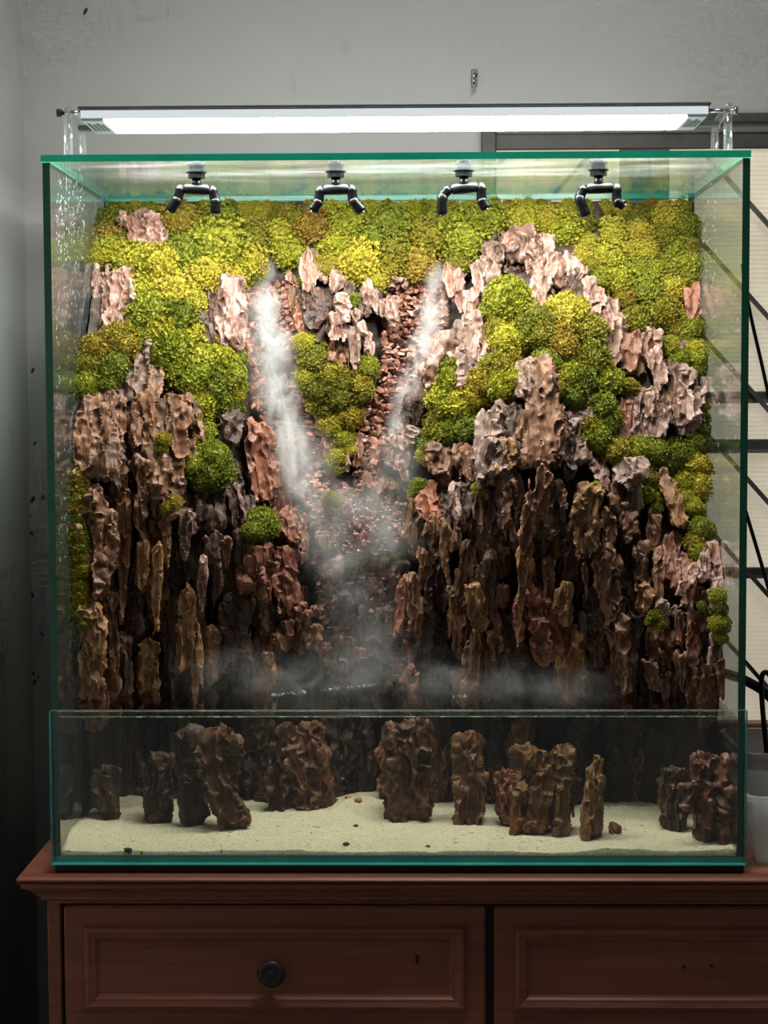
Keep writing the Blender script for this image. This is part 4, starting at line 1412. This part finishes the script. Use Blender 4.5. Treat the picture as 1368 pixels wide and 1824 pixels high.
hill = [(906, 540, 44, 'moss'), (880, 552, 24), (952, 576, 30), (916, 612, 38), (890, 590, 26), (1010, 562, 40), (1042, 592, 36), (996, 622, 34), (1052, 642, 38), (1076, 682, 32), (1030, 682, 32), (1062, 722, 32), (1080, 745, 26),
        (870, 682, 36), (902, 690, 34), (816, 682, 38), (802, 712, 40), (832, 722, 36), (850, 702, 30), (782, 760, 30), (802, 772, 28), (770, 792, 24), (762, 812, 20), (838, 760, 28), (746, 868, 16), (738, 880, 12), (1012, 672, 28), (1016, 702, 28, 'moss_green'),
        (990, 690, 24), (960, 600, 30), (975, 640, 24), (905, 650, 30), (1000, 590, 28), (1070, 660, 26), (1040, 660, 26), (880, 650, 22), (920, 680, 26), (800, 660, 24), (935, 605, 24)]
bank('rounded green moss hill around the tall spire stone', hill, ['moss', 'moss_green', 'moss_olive'], -.006, .85)
shelf = [(1060, 780, 26), (1092, 802, 28), (1130, 800, 26), (1160, 802, 28), (1202, 812, 32), (1236, 830, 30), (1242, 868, 26), (1152, 850, 20), (1180, 885, 20), (1232, 905, 22), (1250, 945, 22), (1246, 985, 16), (1080, 760, 20), (1065, 750, 20),
         (1150, 880, 16), (1170, 860, 18), (1240, 790, 22), (1235, 965, 18), (1180, 830, 22), (1215, 860, 24), (1050, 760, 18), (1170, 905, 12), (1060, 874, 10), (1120, 690, 16), (1215, 890, 20)]
bank('green moss shelf running down to the right glass', shelf, ['moss_green', 'moss', 'moss_olive'], -.008, .85)
bank('moss strip against the right glass beside pale pitted stone', [(1264, 725, 14), (1266, 745, 15), (1268, 768, 15), (1264, 790, 14), (1252, 640, 14), (1258, 660, 12)], ['moss', 'moss_green'], -.01, .5)
bank('lowest moss tuft on the right glass above water', [(1285, 1112, 20), (1280, 1085, 15), (1278, 1062, 14), (1284, 1135, 12), (1250, 1080, 9)], ['moss_green'], -.02, .8)
bank('dark moss cluster on a boulder low on the right cliff', [(1168, 1100, 13), (1160, 1108, 10), (1176, 1112, 9)], ['moss_olive'], -.045, .8)
bank('moss sprig behind the tan wedge stone', [(1062, 868, 10), (1068, 880, 8), (850, 868, 10), (856, 878, 8)], ['moss_green'], -.03, .8)

# ------------------------------------------------------------------ wet stone chips of the stream beds
def chips(name, label, poly, n, rmin, rmax, ds, seed):
    r = random.Random(seed)
    x0, x1 = min(p[0] for p in poly), max(p[0] for p in poly); y0, y1 = min(p[1] for p in poly), max(p[1] for p in poly)
    vs = []; fs = []
    ico = [(0, 0, 1), (.9, 0, .4), (.28, .85, .4), (-.72, .53, .4), (-.72, -.53, .4), (.28, -.85, .4), (0, 0, -1)]
    icf = [(0, 1, 2), (0, 2, 3), (0, 3, 4), (0, 4, 5), (0, 5, 1), (6, 2, 1), (6, 3, 2), (6, 4, 3), (6, 5, 4), (6, 1, 5)]
    k_ = 0
    while k_ < n:
        x, y = r.uniform(x0, x1), r.uniform(y0, y1)
        if not in_poly(x, y, poly): continue
        k_ += 1
        s = S(x, y) + ds + r.uniform(-.006, .012)
        rad = r.uniform(rmin, rmax) * mpp(s)
        c = P(x, y, s)
        ea = Matrix.Rotation(r.uniform(0, 6.28), 3, 'X') @ Matrix.Rotation(r.uniform(0, 6.28), 3, 'Z')
        st = (r.uniform(.5, 1.0), r.uniform(.7, 1.3), r.uniform(.3, .6))
        b = len(vs)
        for q in ico:
            jt = 1 + r.uniform(-.3, .3)
            v_ = ea @ Vector((q[0] * st[0] * jt, q[1] * st[1] * jt, q[2] * st[2] * jt))
            vs.append((c[0] + v_.x * rad, c[1] + v_.y * rad, c[2] + v_.z * rad))
        fs += [tuple(b + i for i in f) for f in icf]
    me = bpy.data.meshes.new(name); me.from_pydata(vs, [], fs); me.materials.append(M['chip'])
    o = link_mesh(name, me)
    tag(o, label, 'stone chips', kind='stuff')


chips('stone_chips', 'wet reddish stone chips bedding the left waterfall', [(436, 505), (530, 495), (545, 600), (556, 740), (600, 850), (640, 880), (560, 930), (530, 880), (505, 800), (450, 730), (436, 620)], 2300, 2.5, 11, .010, 1)
chips('stone_chips', 'wet reddish stone chips bedding the right waterfall', [(690, 500), (790, 495), (800, 570), (765, 650), (745, 720), (730, 800), (700, 880), (630, 880), (635, 760), (680, 650)], 2000, 2.5, 11, .010, 2)
chips('stone_chips', 'heap of pebbly chips where both streams meet', [(560, 870), (720, 870), (725, 960), (700, 990), (600, 985), (555, 940)], 1300, 3.5, 8, .006, 3)
chips('stone_chips', 'dark stone chips of the lower misty curtain', [(555, 975), (722, 975), (722, 1215), (590, 1215)], 1400, 4, 10, .018, 4)

# ------------------------------------------------------------------ sand, water, debris
Z_WATER = P(700, 1277, 0.0)[2]
gx = np.linspace(-.5 + GT + .0005, .5 - GT - .0005, 180); gy_ = np.linspace(.0006, .44, 90)
X, Y = np.meshgrid(gx, gy_)
pp = np.stack([X.ravel() * 5, Y.ravel() * 7, np.zeros(X.size)], 1)
Z = .0185 + .005 * np.clip(Y.ravel() / .12, 0, 1) + .010 * fbm(pp, 4, 3) * np.clip(Y.ravel() / .05 + .35, 0, 1) + .0035 * fbm(pp * 4, 9, 3) + .0016 * fbm(pp * 16, 21, 2)


def hump(px, py, y, h, rx, ry):
    global Z
    c = P(px, py, y)
    Z = Z + h * np.exp(-((X.ravel() - c[0]) / rx) ** 2 - ((Y.ravel() - y) / ry) ** 2)


hump(655, 1440, .24, .017, .06, .10); hump(230, 1450, .26, .009, .09, .08); hump(120, 1480, .08, .012, .03, .06); hump(1130, 1470, .25, .008, .10, .08); hump(560, 1470, .2, .008, .12, .08)
Vs = np.stack([X.ravel(), Y.ravel(), Z], 1)
nx, ny = 180, 90
Q = [(j * nx + i, j * nx + i + 1, (j + 1) * nx + i + 1, (j + 1) * nx + i) for j in range(ny - 1) for i in range(nx - 1)]
Vb = Vs.copy(); Vb[:, 2] = GT + .0004
off = nx * ny
ring = [i for i in range(nx)] + [j * nx + nx - 1 for j in range(1, ny)] + [(ny - 1) * nx + i for i in range(nx - 2, -1, -1)] + [j * nx for j in range(ny - 2, 0, -1)]
for q in range(len(ring)):
    a, b = ring[q], ring[(q + 1) % len(ring)]
    Q.append((b, a, a + off, b + off))
sand = link_mesh('sand', np_mesh('sand', np.vstack([Vs, Vb]), Q, M['sand']))
tag(sand, 'pale cream sand bed on the tank floor', 'sand', kind='stuff')


def sand_z(x, y):
    i = int(np.clip(np.searchsorted(gx, x), 0, nx - 1)); j = int(np.clip(np.searchsorted(gy_, y), 0, ny - 1))
    return Z[j * nx + i]


wat = MB().box(-.5 + GT + .001, .5 - GT - .001, .0008, TANK_D - GT - .001, GT + .001, Z_WATER).build('water', M['water'])
sub('meniscus', MB().box(-.487, .487, .0004, .0030, Z_WATER - .0006, Z_WATER + .0008), M['edge_top'], wat)
for q in range(26):
    xq = random.Random(q).uniform(-.47, .47)
    sub('residue', MB().box(xq - .002 - .003 * (q % 3), xq + .002 + .004 * (q % 2), .0003, .0022, Z_WATER - .0012, Z_WATER + .0006, 0, .0005), M['residue'], wat)
tag(wat, 'still dark water filling the lower tank behind the front pane', 'water', kind='stuff')

fr = random.Random(5)
mb = MB()
for (xa_, ya_, xb_, yb_, n) in ((484, 1238, 546, 1233, 34), (568, 1229, 640, 1222, 22), (640, 1222, 700, 1217, 40), (860, 1222, 912, 1220, 12), (808, 1241, 832, 1240, 10), (275, 1232, 290, 1240, 6)):
    for q in range(n):
        u = fr.random(); c = Pz(xa_ + (xb_ - xa_) * u, ya_ + (yb_ - ya_) * u + fr.uniform(-2, 2), Z_WATER)
        rad = fr.uniform(.0007, .0019)
        mb.lathe([(rad * math.sin(t), rad * -math.cos(t)) for t in (.3, .9, 1.57, 2.2, 2.84)], (c[0], c[1], c[2] + rad * .4), 'z', 8)
tag(mb.build('foam_bubbles', M['droplet'], None, True), 'tiny white bubbles on the water where the curtain lands', 'bubbles', kind='stuff')
for (px, py, r, mat, lab) in ((620, 1440, 4, 'twig', 'orange brown stone crumb on the sand hump'), (638, 1446, 5, 'twig', 'larger orange crumb right of another on the sand hump'),
                              (617, 1494, 4, 'pellet', 'dark round pellet on the sand left of centre'), (762, 1496, 3, 'pellet', 'dark pellet on the sand right of centre'),
                              (228, 1511, 5, 'pellet', 'dark speck by the front glass, left part of sand'), (634, 1473, 3, 'pellet', 'tiny dark pellet between sand hump and front glass')):
    y = Pz(px, py, .027)[1]
    y = float(np.clip(y, .003, .35))
    x = P(px, py, y)[0]
    c = (x, y, sand_z(x, y) + r * .0003)
    V_ = []
    F_ = []
    for j in range(7):
        for i in range(10):
            th, ph = math.pi * (j + .001) / 6, 2 * math.pi * i / 10
            q = 1 + fr.uniform(-.25, .25)
            V_.append((math.sin(th) * math.cos(ph) * r * .0013 * q, math.sin(th) * math.sin(ph) * r * .0009 * q, math.cos(th) * r * .0007 * q))
    for j in range(6):
        for i in range(10):
            F_.append((j * 10 + i, (j + 1) * 10 + i, (j + 1) * 10 + (i + 1) % 10, j * 10 + (i + 1) % 10))
    o = link_mesh('crumb', np_mesh('crumb', np.array(V_), F_, M[mat]), None, c)
    tag(o, lab, 'crumb')

# ------------------------------------------------------------------ mist
def mist_mat(name, density, scale, lo, hi, zs=.55):
    m, nt, out = nt_new(name)
    tc = N(nt, 'TexCoord'); oi = N(nt, 'ObjectInfo')
    geo = N(nt, 'NewGeometry')
    add = N(nt, 'VectorMath', operation='MULTIPLY'); L(nt, geo.outputs['Position'], add.inputs[0]); add.inputs[1].default_value = (1, 1, zs)
    n = noise(nt, scale, 3, 0.6, add.outputs[0], 1.2)
    mr_ = N(nt, 'MapRange'); mr_.inputs[1].default_value = lo; mr_.inputs[2].default_value = hi
    mr_.inputs[3].default_value = 0.04; mr_.inputs[4].default_value = 1.0
    L(nt, n, mr_.inputs[0])
    ln_ = N(nt, 'VectorMath', operation='LENGTH'); L(nt, tc.outputs['Object'], ln_.inputs[0])
    fo = N(nt, 'MapRange', interpolation_type='SMOOTHSTEP'); fo.inputs[1].default_value = 1.0; fo.inputs[2].default_value = 0.15
    fo.inputs[3].default_value = 0.0; fo.inputs[4].default_value = density
    L(nt, ln_.outputs['Value'], fo.inputs[0])
    mu = N(nt, 'Math', operation='MULTIPLY'); L(nt, mr_.outputs[0], mu.inputs[0]); L(nt, fo.outputs[0], mu.inputs[1])
    vol = N(nt, 'VolumeScatter'); vol.inputs['Color'].default_value = (.97, .97, .97, 1); vol.inputs['Anisotropy'].default_value = 0.0
    L(nt, mu.outputs[0], vol.inputs['Density'])
    L(nt, vol.outputs[0], out.inputs[1])
    return m


def ball_mesh(name, mat):
    mb = MB()
    mb.lathe([(math.sin(math.pi * (j + .02) / 12.04), -math.cos(math.pi * (j + .02) / 12.04)) for j in range(13)], (0, 0, 0), 'z', 18)
    return mb.mesh(name, mat, True)


M['mist_a'] = mist_mat('mist_dense', 52, 30, .40, .66)
M['mist_c'] = mist_mat('mist_soft', 9, 24, .38, .68)
M['mist_b'] = mist_mat('mist_thin', 2.7, 15, .42, .74, 1.3)
BALL = {k: ball_mesh('mist_puff', M[k]) for k in ('mist_a', 'mist_b', 'mist_c')}


def mist(label, mat, puffs):
    """puffs: (px, py, half width px, half height px, depth offset, lean)"""
    x, y = puffs[-1][0], puffs[-1][1]
    root = empty('mist', P(x, y, S(x, min(y, 1240)) + puffs[-1][4]))
    tag(root, label, 'mist', kind='stuff')
    for (x, y, rx, ry, ds, lean) in puffs:
        s_ = S(x, y) + ds
        k_ = mpp(s_)
        q = Vector((0, 1, 0)) and Matrix.Rotation(lean, 3, 'Y').to_quaternion()
        c = P(x, y, s_)
        o = link_mesh('mist_puff', BALL[mat], root, c, q, (rx * k_, max(rx * k_ * .8, .02), ry * k_))
        o['kind'] = 'stuff'


mist('white mist pouring down the left waterfall', 'mist_a',
     [(468, 490, 30, 44, -.008, 0), (474, 550, 44, 62, -.014, -.1), (486, 625, 48, 72, -.018, -.15), (497, 705, 52, 78, -.02, -.15), (515, 785, 48, 78, -.022, -.2), (533, 850, 38, 70, -.026, -.3)])
mist('white mist pouring down the right waterfall', 'mist_a',
     [(776, 500, 26, 42, -.006, 0), (769, 560, 36, 58, -.014, .1), (756, 625, 40, 62, -.018, .2), (733, 695, 42, 64, -.02, .3), (716, 765, 38, 62, -.022, .2)])
mist('soft veil of mist around the meeting streams', 'mist_c',
     [(470, 640, 80, 150, -.03, -.15), (540, 830, 80, 120, -.03, -.3), (575, 910, 80, 70, -.035, -.4), (705, 830, 70, 90, -.03, .1), (660, 900, 90, 70, -.035, 0), (700, 960, 70, 70, -.04, 0), (590, 980, 70, 80, -.04, 0)])
mist('thin mist drifting over the lower curtain', 'mist_b',
     [(620, 990, 100, 90, -.05, 0), (640, 1080, 120, 110, -.06, 0), (640, 1170, 150, 100, -.065, 0)])
mist('low fog bank lying on the water', 'mist_b',
     [(430, 1205, 150, 70, -.14, 0), (560, 1215, 170, 62, -.12, 0), (720, 1205, 170, 70, -.10, 0), (880, 1215, 170, 60, -.12, 0), (1010, 1222, 130, 50, -.12, 0)])

# ------------------------------------------------------------------ things right of the tank
def tub(name, label, x0, x1, y0, y1, z0, z1, taper, mat, rimmat, wall=.002):
    r = empty(name, ((x0 + x1) / 2, (y0 + y1) / 2, z0))
    tag(r, label, 'container')

    def ring_(d, z, o=0.0):
        rr3 = .018
        pts = []
        for (cx, cy, a0) in ((x1 - rr3 - d, y1 - rr3 - d, 0), (x0 + rr3 + d, y1 - rr3 - d, 90), (x0 + rr3 + d, y0 + rr3 + d, 180), (x1 - rr3 - d, y0 + rr3 + d, 270)):
            for q in range(5):
                an = math.radians(a0 + q * 22.5)
                pts.append((cx + (rr3 + o) * math.cos(an), cy + (rr3 + o) * math.sin(an), z))
        return pts
    rings = [ring_(taper, z0), ring_(taper * .5, (z0 + z1) / 2), ring_(0, z1), ring_(wall, z1), ring_(taper * .5 + wall, (z0 + z1) / 2), ring_(taper + wall, z0 + wall)]
    n = 20
    vs = [p for q in rings for p in q]; fs = []
    for j in range(len(rings) - 1):
        for i in range(n):
            fs.append((j * n + i, j * n + (i + 1) % n, (j + 1) * n + (i + 1) % n, (j + 1) * n + i))
    fs.append(tuple(range(n - 1, -1, -1))); fs.append(tuple(5 * n + i for i in range(n)))
    MB().add(vs, fs).build('body', mat, r, True)
    rings = [ring_(0, z1 - .008, .001), ring_(0, z1 - .008, .006), ring_(0, z1, .006), ring_(0, z1, .001)]
    vs = [p for q in rings for p in q]; fs = []
    for j in range(4):
        for i in range(n):
            fs.append((j * n + i, j * n + (i + 1) % n, ((j + 1) % 4) * n + (i + 1) % n, ((j + 1) % 4) * n + i))
    MB().add(vs, fs).build('rim', rimmat, r)
    return r


x0 = P(1337, 1420, .02)[0]
zt_ = P(1350, 1418, .03)[2]
tub('storage_tub', 'milky plastic tub standing right of the tank', x0, x0 + .22, .025, .20, Z_CAB, zt_, .014, M['plastic_clear'], M['plastic_clear'])
x0 = P(1330, 1340, .26)[0]
zt2 = P(1340, 1342, .25)[2]
tub('storage_box', 'greyish translucent box behind the milky tub', x0 - .004, x0 + .26, .25, .46, Z_CAB, zt2, .006, M['plastic_lid'], M['plastic_lid'])


def hose(name, label, pts, r, cat='cable'):
    q = [P(*p) for p in pts]
    # Catmull-Rom
    o = []
    for i in range(len(q) - 1):
        p0, p1, p2, p3 = q[max(i - 1, 0)], q[i], q[i + 1], q[min(i + 2, len(q) - 1)]
        for k_ in range(6):
            t = k_ / 6
            o.append(.5 * ((2 * p1) + (-p0 + p2) * t + (2 * p0 - 5 * p1 + 4 * p2 - p3) * t * t + (-p0 + 3 * p1 - 3 * p2 + p3) * t ** 3))
    o.append(q[-1])
    tag(MB().tube(o, r, 12).build(name, M['black_plastic'], None, True), label, cat)


hose('power_cable', 'black cable hanging down beside the tank at right', [(1322, 470, .60), (1331, 530, .61), (1341, 580, .62), (1366, 690, .62), (1400, 860, .62), (1420, 1100, .60)], .0032)
hose('power_cable', 'thinner black cable sloping across the lower window', [(1322, 890, .60), (1334, 930, .61), (1352, 990, .61), (1372, 1060, .6), (1410, 1200, .58)], .0034)
hose('thin_tube', 'thin black tube curving over the sill', [(1300, 1150, .5), (1330, 1180, .5), (1350, 1205, .5), (1375, 1245, .5), (1400, 1330, .48)], .0022)
hose('water_hose', 'thick black hose running behind the tank to the right', [(1262, 1195, .50), (1300, 1202, .50), (1335, 1216, .49), (1370, 1240, .48), (1420, 1300, .46)], .0085, 'hose')
hose('bent_tube', 'glossy black bent tube dropping into the plastic box', [(1380, 1230, .34), (1372, 1204, .34), (1361, 1198, .34), (1356, 1216, .34), (1359, 1270, .34), (1366, 1340, .34), (1374, 1400, .34)], .0042, 'tube')
print('rock verts', STAT['v'])
